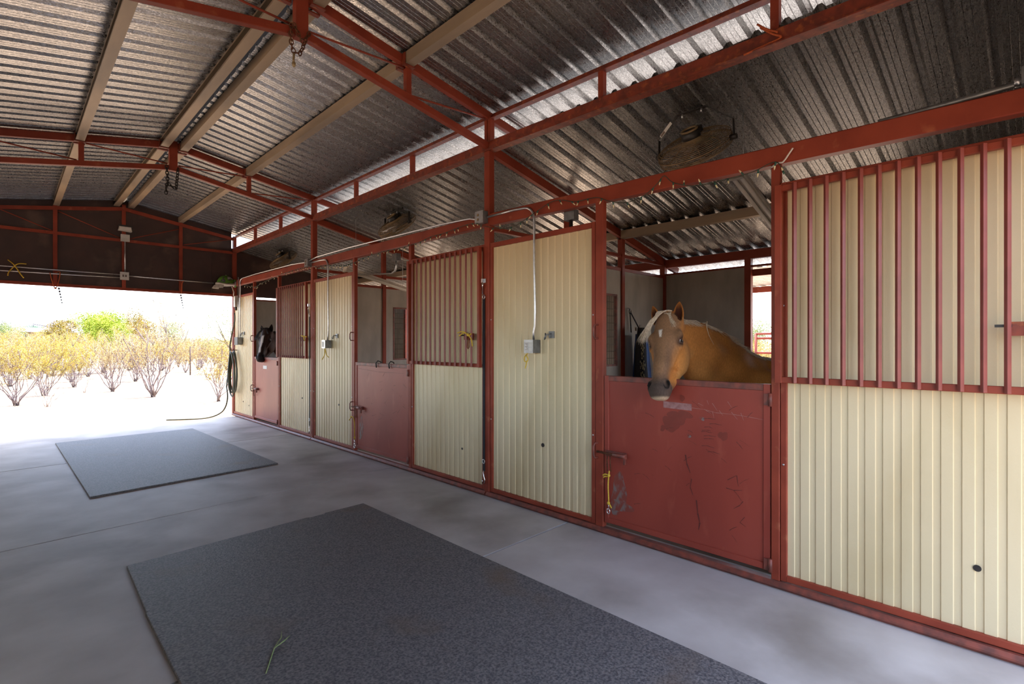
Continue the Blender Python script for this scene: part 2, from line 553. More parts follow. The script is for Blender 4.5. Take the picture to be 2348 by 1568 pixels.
for x in (0.60, 1.548, 2.45):
    part('gable_stud', MB().box(x - .028, x + .028, YE - .052, YE - .002, 2.52, tc_under(x) + .02), 'red_paint', tb)
for sg in (-1, 1):
    p0 = (RX, yb - .005, tc_under(RX) - .06); xe = W if sg > 0 else XL
    part('gable_rafter', MB().bar(p0, (xe, yb - .005, tc_under(xe) - .06 + .03), .05, .06), 'red_paint', tb)
for a, b in (((.64, 3.77), (1.49, 3.43)), ((2.41, 3.73), (1.62, 3.43)), ((-.26, 3.75), (.57, 3.42)), ((3.34, 3.66), (2.5, 3.44))):
    part('brace_rod', MB().cyl((a[0], yb - .01, a[1]), (b[0], yb - .01, b[1]), .008), 'red_paint', tb)
part('seam', MB().box(2.995, 3.005, YE - .006, YE - .0005, 2.52, 3.36), 'brown_sheet', tb)

# ---- trusses
def truss(y, label):
    t = thing('roof_truss', label, 'truss', (RX, y, 3.5), group='red steel roof trusses over the aisle')
    for sg in (1, -1):
        xe = RX + sg * (EAVE - RX - .03)
        part('top_chord', MB().bar((RX, y, tc_under(RX) + .04), (xe, y, tc_under(xe) + .04), .05, .08, ch=.004), 'red_paint', t)
        xw = RX + sg * (W - RX)
        part('bottom_chord', MB().bar((RX + sg * .03, y, bc_under(RX) + .03), (xw, y, bc_under(xw) + .03), .055, .06, ch=.004), 'red_paint', t)
        xp = RX + sg * .92
        part('web_post', MB().box(xp - .025, xp + .025, y - .024, y + .024, bc_under(xp) + .05, tc_under(xp) + .01), 'red_paint', t)
        part('web_rod', MB().cyl((RX + sg * .06, y, bc_under(RX) + .075), (xp - sg * .03, y, tc_under(xp) - .005), .0085), 'red_paint', t)
        part('web_rod', MB().cyl((xp + sg * .04, y, bc_under(xp) + .065), (xw - sg * .03, y, tc_under(xw) + .0), .0085), 'red_paint', t)
    part('king_post', MB().box(RX - .045, RX + .045, y - .032, y + .032, bc_under(RX) - .01, tc_under(RX) + .09), 'red_paint', t)
    return t
truss(3.81, 'red steel truss nearer the camera, rusty chain looped round its centre post')
truss(7.88, 'red steel truss farther down the aisle, dark chain hanging at its centre')

# ---- purlins: C channels between the trusses, open down-slope
def cpoly(xa, xb, z, hgt, open_right, th=.004, lip=.018):
    if open_right:
        w0, w1 = xa, xb
        s = 1
    else:
        w0, w1 = xb, xa
        s = -1
    return [(w0, z), (w1, z), (w1, z + lip), (w1 - s * th, z + lip), (w1 - s * th, z + th), (w0 + s * th, z + th),
            (w0 + s * th, z + hgt - th), (w1 - s * th, z + hgt - th), (w1 - s * th, z + hgt - lip), (w1, z + hgt - lip), (w1, z + hgt), (w0, z + hgt)]
spans = ((YN, 3.775), (3.845, 7.845), (7.915, YE - .01))
def purlin(xa, xb, label, opn, hangers=True):
    xc = (xa + xb) / 2
    z = tc_under(xc) - .005
    t = thing('roof_purlin', label, 'purlin', (xc, 5.6, z), group='galvanised channel purlins along the aisle roof')
    for a, b in spans:
        part('channel', MB().prism(cpoly(xa, xb, z, .098, opn), a, b, 'y'), 'purlin_tan', t)
    for yt in (3.81, 7.88):
        for sg in (-1, 1):
            y = yt + sg * .05
            h = MB()
            h.box(xa - .012, xb + .012, y - .02, y + .02, z - .012, z - .002)
            h.box(xa - .012, xa - .002, y - .02, y + .02, z - .002, z + .09)
            h.box(xb + .002, xb + .012, y - .02, y + .02, z - .002, z + .09)
            part('hanger', h, 'rust_red', t)
    return t
purlin(.575, .655, 'tan channel purlin on the left slope, lone one left of the ridge pair', False)
purlin(1.40, 1.485, 'tan channel purlin just left of the ridge', False)
purlin(1.615, 1.70, 'tan channel purlin just right of the ridge', True)
purlin(2.41, 2.49, 'tan channel purlin on the right slope halfway to the clerestory', True)

# ---- stall row: main posts, header, clerestory
STUDY = (1.15, 2.46, 3.81, 5.17, 6.54, 7.88, 9.26, 10.54, 11.78)
def hz(y):            # header underside
    return 2.655 - .085 * max(0, (3.81 - y)) / 4.0 + .03 * max(0, y - 3.81) / 8
def clz(y):           # clerestory lower beam underside
    return 3.385 - .065 * max(0, (3.81 - y)) / 3.5
def ctz(y):
    return 3.70 - .06 * max(0, (3.81 - y)) / 3.0
names = {3.81: 'red steel post with the grey junction box and black tie strap', 7.88: 'red steel post between the middle stall and the far stall', 11.80: 'red steel post at the far corner of the stall row'}
for y in POSTS:
    t = thing('steel_post', names[y], 'post', (W + .03, y, 0), group='red steel posts of the stall row')
    part('column', MB().bar((W + .028, y, 0), (W + .028, y, clz(y)), .075, .075, up=(0, 1, 0), ch=.006), 'red_paint', t)
    for q in (-.025, .025):
        part('stub', MB().bar((W + .03, y + q, clz(y)), (W + .03, y + q, ctz(y) + .03), .06, .04, up=(0, 1, 0), ch=.004), 'red_paint', t)
ys = [YN, 3.7725, 3.8475, 7.8425, 7.9175, 11.7625]
hdr = thing('header_beam', 'red steel header beam running above the stall fronts', 'beam', (W + .03, 5.6, 2.65))
for a, b in zip(ys[::2], ys[1::2]):
    part('beam_length', MB().bar((W + .03, a, hz(a) + .058), (W + .03, b, hz(b) + .058), .075, .116, ch=.006), 'red_paint', hdr)
clb = thing('clerestory_beam', 'rusty red lower beam of the clerestory opening', 'beam', (W + .03, 5.6, 3.4))
yq = [YN] + [y for y in (3.81, 7.88)] + [YE]
for a, b in zip(yq[:-1], yq[1:]):
    part('beam_length', MB().bar((W + .03, a, clz(a) + .05), (W + .03, b, clz(b) + .05), .075, .10, ch=.006), 'rust_red', clb)
    part('flange', MB().bar((W - .012, a, clz(a) + .004), (W - .012, b, clz(b) + .004), .03, .008), 'rust_red', clb)
for y in STUDY:
    if y not in (3.81, 7.88, 11.78):
        part('stud', MB().bar((W + .035, y, clz(y) + .1), (W + .035, y, ctz(y)), .045, .05, up=(0, 1, 0)), 'red_paint', clb)
ctb = thing('clerestory_beam', 'thin rusty angle along the top of the clerestory opening', 'beam', (W + .03, 5.6, 3.72))
for a, b in zip(yq[:-1], yq[1:]):
    part('angle_web', MB().bar((W + .055, a, ctz(a) + .035), (W + .055, b, ctz(b) + .035), .008, .07), 'rust_red', ctb)
    part('angle_flange', MB().bar((W + .025, a, ctz(a) + .004), (W + .025, b, ctz(b) + .004), .06, .008), 'rust_red', ctb)

# ---- rafters and purlin over the stalls
for y in POSTS[:2]:
    part('rafter', MB().bar((W + .075, y, lr_under(W + .075) + .05), (7.2, y, lr_under(7.2) + .05), .05, .09), 'red_paint', stall_roof)
z = lr_under(5.70)
t = thing('stall_purlin', 'brown channel purlin across the stall roof behind the header', 'purlin', (5.7, 5.6, z))
for a, b in ((YN, 3.78), (3.84, 7.85), (7.91, YE)):
    part('channel', MB().prism(cpoly(5.66, 5.74, z - .01, .1, True), a, b, 'y'), 'purlin_tan', t)
t = thing('eave_beam', 'dark red eave beam along the back of the stalls', 'beam', (XB, 5.6, 2.6))
part('beam', MB().box(XB, XB + .06, YN, YE, 2.585, 2.70), 'red_paint', t)
# ================================================================ stall fronts
BAYS = [
    dict(a=(2.505, 3.770), jl=(2.425, 2.500), d=(1.172, 2.418), jr=(1.115, 1.165), b=(YN + .02, 1.112), n='near'),
    dict(a=(6.575, 7.840), jl=(6.520, 6.572), d=(5.205, 6.512), jr=(5.145, 5.197), b=(3.850, 5.142), n='middle'),
    dict(a=(10.570, 11.760), jl=(10.518, 10.567), d=(9.312, 10.511), jr=(9.250, 9.304), b=(7.920, 9.247), n='far'),
]
ZT = 2.48
def framed_panel(y0, y1, label, grp, holes=()):
    t = thing('stall_cladding', label, 'wall panel', (W, (y0 + y1) / 2, 0), group=grp)
    s = .036
    part('sheet', MB().corr((W + .020, y0 + s, .085), (0, 1, 0), (0, 0, 1), (-1, 0, 0), ZT - .045 - .085, rib_panel_prof(y1 - y0 - 2 * s)), 'cream', t)
    part('stile', MB().bar((W + .02, y0 + s / 2, .05), (W + .02, y0 + s / 2, ZT), s, .04, up=(1, 0, 0), ch=.003), 'red_paint', t)
    part('stile', MB().bar((W + .02, y1 - s / 2, .05), (W + .02, y1 - s / 2, ZT), s, .04, up=(1, 0, 0), ch=.003), 'red_paint', t)
    part('top_rail', MB().bar((W + .02, y0 + s, ZT - .022), (W + .02, y1 - s, ZT - .022), .04, .044, ch=.003), 'red_paint', t)
    part('bottom_rail', MB().bar((W + .02, y0 + s, .068), (W + .02, y1 - s, .068), .04, .036, ch=.003), 'red_paint', t)
    for z in (.76, 1.73):
        for y in (y0 + .018, y1 - .018):
            part('rivet', MB().ball((W - .001, y, z), (.004, .007, .007), 8, 6), 'galv', t)
    for (y, z, r) in holes:
        part('knothole', MB().cyl((W + .0175, y, z), (W + .0135, y, z), r, 14), 'black_metal', t, label='dark round hole in the sheet')
    return t
lab_a = {'near': 'tall cream ribbed panel with the grey switch box, beside the palomino door',
         'middle': 'tall cream ribbed panel left of the middle stall door',
         'far': 'cream ribbed end panel with the coiled hose hung on it'}
lab_b = {'near': 'large cream ribbed panel at the right edge of the picture',
         'middle': 'cream ribbed panel right of the middle stall door, behind the middle grille',
         'far': 'cream ribbed panel right of the far stall door'}
holes_a = {'near': [(3.085, .597, .018)], 'middle': [(7.02, .62, .014)], 'far': [(11.2, .33, .012), (10.85, .28, .012)]}
holes_b = {'near': [(.215, .397, .016)], 'middle': [(4.22, .40, .012)], 'far': [(8.3, .62, .014)]}
for B in BAYS:
    framed_panel(*B['a'], lab_a[B['n']], 'cream ribbed stall panels', holes_a[B['n']])
    framed_panel(*B['b'], lab_b[B['n']], 'cream ribbed stall panels', holes_b[B['n']])

# ---- jamb posts up to the header
for B in BAYS:
    for key, side in (('jl', 'latch'), ('jr', 'hinge')):
        y0, y1 = B[key]
        yc = (y0 + y1) / 2
        t = thing('door_jamb', 'red steel door jamb on the %s side of the %s stall door' % (side, B['n']), 'jamb', (W, yc, 0), group='red door jambs of the stall fronts')
        part('upright', MB().bar((W + .022, yc, .045), (W + .022, yc, hz(yc)), y1 - y0, .05, up=(1, 0, 0), ch=.004), 'red_paint', t)
        if key == 'jl':
            # pull handle above and latch keeper loop below
            for z, h in ((1.594, .055), (.645, .058)):
                y = yc + .012
                pts = [(W - .003, y, z + h), (W - .03, y + .01, z + h), (W - .042, y + .014, z + h * .6), (W - .042, y + .014, z - h * .6), (W - .03, y + .01, z - h), (W - .003, y, z - h)]
                part('pull_loop', MB().tube(pts, .0075, 8), 'worn_red', t)
# ---- sill pipe along the floor
sill = thing('floor_sill', 'rounded red steel sill along the foot of the stall fronts', 'sill', (W, 5.6, 0))
for a, b in ((YN, 3.80), (3.82, 7.87), (7.89, 11.78)):
    part('sill_length', MB().bar((W + .006, a, .0225), (W + .006, b, .0225), .08, .045, ch=.018), 'worn_red', sill)

# ---- doors
def stall_door(B, label, extras=None):
    y0, y1 = B['d']
    z0, z1 = .085, 1.245
    t = thing('stall_door', label, 'door', (W, (y0 + y1) / 2, z0), group='red steel lower stall doors')
    f = .042
    xf = W + .004
    def fr(p, q, name):
        part(name, MB().bar(p, q, f if abs(p[2] - q[2]) > .1 else .036, .036 if abs(p[2] - q[2]) > .1 else f, up=(1, 0, 0) if abs(p[2] - q[2]) > .1 else (0, 0, 1), ch=.003), 'worn_red' if name == 'top_rail' else 'door_red', t)
    fr((xf + .018, y0 + f / 2, z0), (xf + .018, y0 + f / 2, z1), 'stile')
    fr((xf + .018, y1 - f / 2, z0), (xf + .018, y1 - f / 2, z1), 'stile')
    fr((xf + .018, y0 + f, z1 - f / 2), (xf + .018, y1 - f, z1 - f / 2), 'top_rail')
    fr((xf + .018, y0 + f, z0 + f / 2), (xf + .018, y1 - f, z0 + f / 2), 'bottom_rail')
    sh = part('door_sheet', MB().box(xf + .008, xf + .012, y0 + f - .004, y1 - f + .004, z0 + f - .004, z1 - f + .004), 'door_red', t)
    for z in (1.15, .125):
        h = MB().cyl((W - .006, y0 - .004, z - .04), (W - .006, y0 - .004, z + .04), .013, 10)
        h.box(W - .006, W + .004, y0 - .004, y0 + .035, z - .035, z + .035)
        part('hinge', h, 'worn_red', t)
    # slide bolt
    z = .636
    b = part('latch', MB().cyl((W - .02, y1 - .10, z), (W - .02, y1 - .215, z), .016, 10), 'worn_red', t)
    part('bolt_rod', MB().cyl((W - .02, y1 + .055, z + .003), (W - .02, y1 - .20, z - .003), .009, 8), 'rust_chain', b)
    part('bolt_plate', MB().box(W - .006, W + .003, y1 - .21, y1 - .02, z - .022, z + .022), 'worn_red', b)
    part('bolt_stop', MB().box(W - .032, W - .012, y1 - .212, y1 - .2, z - .062, z + .018), 'worn_red', b)
    for q in (.045, .075):
        part('bolt_hasp', MB().tube([(W - .022, y1 - q, z - .012), (W - .026, y1 - q - .002, z - .07), (W - .02, y1 - q - .004, z - .135)], .0045, 6), 'rust_chain', b)
    if extras: extras(t, sh, y0, y1)
    return t
M('scratch_light', rgb(164, 120, 110), rough=.6)
M('scratch_dark', rgb(92, 40, 33), rough=.6)
M('stain_red', rgb(124, 54, 43), rgb(130, 57, 46), scale=9, rough=.34)
M('bare_grey', rgb(134, 64, 52), rgb(126, 108, 104), scale=26, rough=.5, lo=.45, hi=.62, stretch=(1, 1, .6))
def scratches(t, xs, marks, mat, name):
    m = MB()
    for pts, w in marks:
        for (ya, za), (yb_, zb) in zip(pts[:-1], pts[1:]):
            d = Vector((0, yb_ - ya, zb - za)); n = Vector((0, -d.z, d.y)).normalized() * w / 2
            a = Vector((xs, ya, za)); b = Vector((xs, yb_, zb))
            m.add([a - n, a + n, b + n * .4, b - n * .4], [(0, 1, 2, 3)])
    part(name, m, mat, t, kind='stuff')
def blob(t, xs, cy, cz, ry, rz, mat, name, seed):
    rr = random.Random(seed)
    n = 22
    ph = [rr.uniform(0, 6.28) for _ in range(4)]
    pts = []
    for i in range(n):
        a = 2 * math.pi * i / n
        k = 1 + .18 * math.sin(2 * a + ph[0]) + .14 * math.sin(3 * a + ph[1]) + .08 * math.sin(5 * a + ph[2])
        pts.append((cy + ry * k * math.cos(a), cz + rz * k * math.sin(a)))
    part(name, MB().prism(pts, xs, xs + .001, 'x'), mat, t)
def near_door_marks(t, sh, y0, y1):
    xs = W + .0108
    part('faded_tape', MB().prism([(1.905, 1.082), (1.905, 1.036), (1.690, 1.032), (1.690, 1.078)], xs - .001, xs + .001, 'x'), 'tape_pink', t, label='strip of faded pinkish tape')
    for c in ((1.85, .92, .055, .06, 1), (1.80, .97, .07, .045, 2), (1.75, 1.00, .055, .03, 3), (1.47, .885, .028, .033, 4), (1.91, .885, .02, .02, 5), (1.76, 1.115, .02, .02, 6)):
        blob(t, xs + .0004 - .00012 * c[4], *c[:4], 'stain_red', 'stain', c[4])
    blob(t, xs + .0002, 2.29, .33, .065, .17, 'bare_grey', 'bare_patch', 12)
    blob(t, xs + .0001, 2.27, .24, .09, .05, 'bare_grey', 'bare_patch', 13)
    for c in ((1.71, .855, .012, .016, 21), (1.615, .985, .018, .012, 22)):
        blob(t, xs + .0003, *c[:4], 'bare_grey', 'chip', c[4])
    rr = random.Random(5)
    L, D = [], []
    L.append(([(1.69, 1.052), (1.60, 1.05), (1.52, 1.035), (1.40, 1.035), (1.30, 1.028), (1.215, 1.02)], .003))
    for k in range(9):
        y = rr.uniform(1.35, 1.66); z = rr.uniform(1.03, 1.12)
        L.append(([(y, z), (y - rr.uniform(.01, .04), z - rr.uniform(.01, .05))], .003))
    for z in (.985, .955, .93, .905, .895, .87, .85, .80, .765):
        y = 1.62 - rr.uniform(0, .06)
        D.append(([(y, z), (y - .035, z + .006), (y - rr.uniform(.05, .09), z + rr.uniform(-.004, .012))], .004))
    for k in range(26):
        y = rr.uniform(1.26, 2.2); z = rr.uniform(.2, 1.1); a = rr.uniform(-.9, .9); l = rr.uniform(.02, .08)
        D.append(([(y, z), (y - l * .5 * math.cos(a), z - l * .5 * math.sin(a) + .004), (y - l * math.cos(a), z - l * math.sin(a))], rr.uniform(.0015, .004)))
    D.append(([(1.735, .72), (1.725, .66), (1.70, .60)], .009))
    D.append(([(1.69, .56), (1.70, .50), (1.68, .45)], .007))
    D.append(([(1.655, .42), (1.645, .33), (1.63, .27), (1.64, .22)], .010))
    D.append(([(1.44, .60), (1.38, .64), (1.37, .57)], .005))
    D.append(([(1.45, .545), (1.40, .54), (1.345, .55)], .005))
    D.append(([(1.34, .48), (1.36, .45), (1.40, .42)], .005))
    D.append(([(1.33, .38), (1.36, .34), (1.32, .32)], .004))
    scratches(t, xs - .0007, L, 'scratch_light', 'light_scratches')
    scratches(t, xs - .0007, D, 'scratch_dark', 'dark_scratches')
def mid_door_marks(t, sh, y0, y1):
    xs = W + .0108
    rr = random.Random(9)
    D = [([(6.44, 1.16), (6.2, 1.15), (5.9, 1.135), (5.3, 1.14)], .004)]
    for k in range(22):
        y = rr.uniform(5.3, 6.3); z = rr.uniform(.5, 1.15); a = rr.uniform(-.9, .9); l = rr.uniform(.03, .12)
        D.append(([(y, z), (y - l * math.cos(a), z - l * math.sin(a))], rr.uniform(.003, .006)))
    scratches(t, xs - .0007, D, 'scratch_dark', 'dark_scratches')
    blob(t, xs + .0002, 6.36, .36, .06, .14, 'bare_grey', 'bare_patch', 33)
    for y in (5.93, 5.62):
        pts = [(W - .006, y, 1.19), (W - .014, y, 1.245), (W + .01, y - .006, 1.275), (W + .05, y - .012, 1.262), (W + .055, y - .012, 1.22)]
        part('bucket_hook', MB().tube(pts, .008, 8), 'black_metal', t, label='black wire bucket hook over the door edge')
def far_door_marks(t, sh, y0, y1):
    xs = W + .0108
    part('notice', MB().box(xs - .002, xs + .001, 9.86, 10.05, 1.03, 1.09), 'label_white', t, label='small white notice below the dark horse')
stall_door(BAYS[0], 'scratched red steel stall door under the palomino horse', near_door_marks)
stall_door(BAYS[1], 'red steel stall door of the empty middle stall, two black hooks on top', mid_door_marks)
stall_door(BAYS[2], 'red steel stall door under the dark brown horse', far_door_marks)

# ---- folded-back upper grilles
def grille(yh, ye, first, step, n, label, latch_y):
    t = thing('door_grille', label, 'grille', (3.33, (yh + ye) / 2, 1.262), group='red barred upper doors folded against the panels')
    z0, z1 = 1.262, 2.452
    x = 3.345
    part('stile', MB().bar((x, yh - .02, z0), (x, yh - .02, z1), .04, .04, up=(1, 0, 0), ch=.003), 'red_paint', t)
    part('stile', MB().bar((x, ye + .016, z0), (x, ye + .016, z1), .032, .04, up=(1, 0, 0), ch=.003), 'red_paint', t)
    part('rail', MB().bar((x + .004, yh - .04, z0 + .018), (x + .004, ye + .032, z0 + .018), .032, .036, ch=.003), 'red_paint', t)
    part('rail', MB().bar((x + .004, yh - .04, z1 - .018), (x + .004, ye + .032, z1 - .018), .032, .036, ch=.003), 'red_paint', t)
    b0 = part('bar', MB().bar((x - .026, first, z0 + .004), (x - .026, first, z1 - .004), .0195, .0195, up=(1, 1, 0), ch=.0015), 'grille_red', t)
    for i in range(1, n):
        clone(b0, WLOC[b0.name] + Vector((0, -step * i, 0)), t)
    ly = latch_y
    lp = part('latch_plate', MB().box(x - .010, x - .004, ly - .075, ly + .075, 1.535, 1.60), 'rust_red', t)
    part('latch_drop', MB().tube([(x - .014, ly + .01, 1.54), (x - .02, ly + .012, 1.46), (x - .02, ly, 1.445), (x - .02, ly - .014, 1.46), (x - .014, ly - .012, 1.54)], .005, 6), 'rust_red', lp)
    part('latch_tongue', MB().box(x - .012, x + .0, ly + .07, ly + .13, 1.575, 1.588), 'black_metal', lp)
    return t
grille(1.126, -.20, 1.012, .0825, 14, 'large red barred grille folded open at the right edge, nearest the camera', .02)
grille(5.152, 3.862, 5.020, .0875, 13, 'red barred grille folded open beside the empty middle stall', 4.03)
grille(9.215, 7.985, 9.10, .0845, 13, 'red barred grille folded open beside the dark horse', 8.12)

# ================================================================ partitions and back wall
def partition(y, name, label, wins=True):
    t = thing(name, label, None, ((W + XB) / 2, y, 0), kind='structure')
    xa, xb = W + .075, XB - .005
    P = [4.63, 5.72]
    zt = 2.435
    segs = [(xa, P[0] - .03), (P[0] + .03, P[1] - .03), (P[1] + .03, xb - .04)]
    for i, (a, b) in enumerate(segs):
        if i == 1 and wins:
            wx0, wx1, wz0, wz1 = 4.82, 5.595, 1.222, 2.115
            m = MB().box(a, wx0, y - .012, y + .012, .02, zt)
            m.box(wx1, b, y - .012, y + .012, .02, zt)
            m.box(wx0, wx1, y - .012, y + .012, .02, wz0)
            m.box(wx0, wx1, y - .012, y + .012, wz1, zt)
            part('grey_board', m, 'grey_board', t)
            fr = MB().box(wx0 - .01, wx1 + .01, y - .018, y + .018, wz1 - .012, wz1 + .012)
            fr.box(wx0 - .01, wx1 + .01, y - .018, y + .018, wz0 - .012, wz0 + .012)
            fr.box(wx0 - .01, wx0 + .012, y - .018, y + .018, wz0, wz1)
            fr.box(wx1 - .012, wx1 + .01, y - .018, y + .018, wz0, wz1)
            part('window_frame', fr, 'worn_red', t)
            wm = MB()
            for k in range(1, 10):
                z = wz0 + (wz1 - wz0) * k / 10
                wm.cyl((wx0, y, z), (wx1, y, z), .003, 6)
            for k in range(1, 17):
                x = wx0 + (wx1 - wx0) * k / 17
                wm.cyl((x, y + .004, wz0), (x, y + .004, wz1), .0022, 5)
            part('wire_mesh', wm, 'wire_mesh', t)
        else:
            part('grey_board', MB().box(a, b, y - .012, y + .012, .02, zt), 'grey_board', t)
    for x in P:
        part('partition_post', MB().box(x - .03, x + .03, y - .035, y + .035, 0, lr_under(x) - .01), 'red_paint', t)
    part('corner_post', MB().box(xb - .04, xb + .03, y - .04, y + .04, 0, lr_under(XB) - .02), 'red_paint', t)
    part('top_rail', MB().box(xa, xb - .04, y - .022, y + .022, zt, zt + .04), 'red_paint', t)
    part('tie_rail', MB().box(xa, xb - .04, y - .022, y + .022, 2.615, 2.655), 'red_paint', t)
    return t
partition(3.81, 'wall_partition_near', 'grey stall partition behind the palomino with a wire mesh window')
partition(7.88, 'wall_partition_middle', 'grey stall partition seen in the empty middle stall')
tE = thing('wall_end', 'grey end wall of the far stall', None, (5, 11.77, 0), kind='structure')
part('grey_board', MB().box(W + .08, XB - .05, 11.755, 11.78, 0.02, 2.41), 'grey_board', tE)
part('top_rail', MB().box(W + .08, XB - .05, 11.75, 11.79, 2.41, 2.44), 'red_paint', tE)
part('corner_post', MB().box(XB - .045, XB + .03, 11.74, 11.82, 0, 2.6), 'red_paint', tE)
tN = thing('wall_near_end', 'grey end wall of the near stall', None, (5, YN, 0), kind='structure')
part('grey_board', MB().box(W + .08, XB, YN - .01, YN + .015, 0.02, 2.47), 'grey_board', tN)
tB = thing('wall_stall_back', 'grey back wall of the stalls with open paddock doorways', None, (XB, 5.6, 0), kind='structure')
for i, B in enumerate(BAYS):
    hi = (3.77, 7.84, 11.74)[i]; lo = (YN, 3.85, 7.92)[i]
    y1 = hi - 1.11; y0 = lo + 1.38 if i else 1.05
    part('grey_board', MB().box(XB, XB + .02, y1, hi, .02, 2.475), 'grey_board', tB)
    part('grey_board', MB().box(XB, XB + .02, lo, y0, .02, 2.475), 'grey_board', tB)
    part('doorway_post', MB().box(XB - .02, XB + .05, y1 - .08, y1, 0, 2.585), 'red_paint', tB)
    part('doorway_post', MB().box(XB - .02, XB + .05, y0, y0 + .06, 0, 2.585), 'red_paint', tB)
    part('top_rail', MB().box(XB - .01, XB + .04, lo, hi, 2.475, 2.50), 'red_paint', tB)
    part('lintel', MB().box(XB + .052, XB + .09, y0, y1, 2.365, 2.45), 'red_paint', tB)

# ---- paddock canopy and pipe corral behind the stalls
can = thing('paddock_canopy', 'pale ribbed shade canopy behind the stalls, seen past the palomino', 'canopy', (8.5, 2.5, 0))
d = Vector((1, 0, 0.026)).normalized(); nn = Vector((-0.026, 0, 1)).normalized()
for k in range(6):
    part('roof_sheet', MB().corr((XB + .10, -.8 + .9 * k, 2.475), (0, 1, 0), d, nn, 3.2, rib_prof(5), mtop=1), ['zinc_bright', 'zinc_weathered'], can)
part('edge_beam', MB().box(9.94, 10.0, -.8, 4.6, 2.44, 2.545), 'red_paint', can)
for y in (-.7, 4.5):
    part('canopy_post', MB().box(9.93, 10.0, y - .04, y + .04, -.05, 2.44), 'red_paint', can)
cor = thing('pipe_corral', 'red pipe corral panel out in the sunny paddock', 'fence', (11.3, 3.0, -.05))
for z in (1.70, 1.605, 1.30, .95, .55):
    part('rail', MB().cyl((11.3, -2.5, z), (11.3, 4.19, z), .024, 8), 'red_paint', cor)
for y in (4.19, 1.4, -1.0):
    part('upright', MB().cyl((11.3, y, -.05), (11.3, y, 1.70), .028, 8), 'red_paint', cor)
# ================================================================ rubber mats on the aisle
def floor_mat(poly, label, cut=None):
    m = MB()
    n = len(poly)
    cx = sum(p[0] for p in poly) / n; cy = sum(p[1] for p in poly) / n
    top = [(cx + (x - cx) * .997, cy + (y - cy) * .998) for x, y in poly]
    vs = [(x, y, 0.0005) for x, y in poly] + [(x, y, .013) for x, y in poly] + [(x, y, .0165) for x, y in top]
    fs = [(i, (i + 1) % n, n + (i + 1) % n, n + i) for i in range(n)] + [(n + i, n + (i + 1) % n, 2 * n + (i + 1) % n, 2 * n + i) for i in range(n)]
    fs += [tuple(range(2 * n, 3 * n)), tuple(range(n))[::-1]]
    m.add(vs, fs)
    return solo('rubber_mat', m, 'rubber_mat', label, 'floor mat', 'rubber mats on the aisle floor')
floor_mat([(.535, .70), (2.372, .73), (2.376, .98), (2.371, 4.395), (1.995, 4.378), (1.985, 4.362), (1.86, 4.352), (1.83, 4.368), (.575, 4.262), (.553, 3.46), (.560, 3.452), (.548, 3.444)],
          'large dark rubber mat in the foreground with a notch in its far edge')
floor_mat([(.578, 6.42), (2.411, 6.62), (2.325, 10.35), (.524, 10.255)], 'dark rubber mat farther down the aisle near the opening')
M('straw_green', rgb(150, 160, 110), rgb(120, 140, 88), scale=20, rough=.7)
st = MB().tube([(.834, 2.431, .019), (.93, 2.60, .021), (.985, 2.66, .026), (1.014, 2.731, .02)], [.0025, .003, .003, .001], 6)
st.tube([(.93, 2.60, .021), (.985, 2.615, .03), (1.03, 2.66, .02)], [.003, .0035, .001], 6)
solo('hay_stalk', st, 'straw_green', 'single green hay stalk lying on the foreground mat', 'hay')
# ================================================================ conduit, boxes, switches
def arc(c, r, a0, a1, n, f):
    return [f(c[0] + r * math.cos(a0 + (a1 - a0) * i / n), c[1] + r * math.sin(a0 + (a1 - a0) * i / n)) for i in range(n + 1)]
XC = W - .022
# --- junction boxes on posts
def jbox(y, z, s, label, knock=True):
    t = thing('junction_box', label, 'electrical box', (W - .05, y, z), group='grey junction boxes on the stall posts')
    b = MB().box(W - .075, W - .0095, y - s / 2, y + s / 2, z - s / 2, z + s / 2)
    part('box_body', b, 'box_grey', t)
    part('box_lid', MB().box(W - .079, W - .075, y - s / 2 - .003, y + s / 2 + .003, z - s / 2 - .003, z + s / 2 + .003), 'galv', t)
    for dz in (-.022, .022):
        part('knockout', MB().cyl((W - .079, y + .012, z + dz), (W - .083, y + .012, z + dz), .013, 12), 'dusty_wire', t)
    return t
jbox(3.845, 2.735, .115, 'grey junction box on the post with the black tie strap')
jbox(7.93, 2.745, .11, 'grey junction box on the post between middle and far stalls')
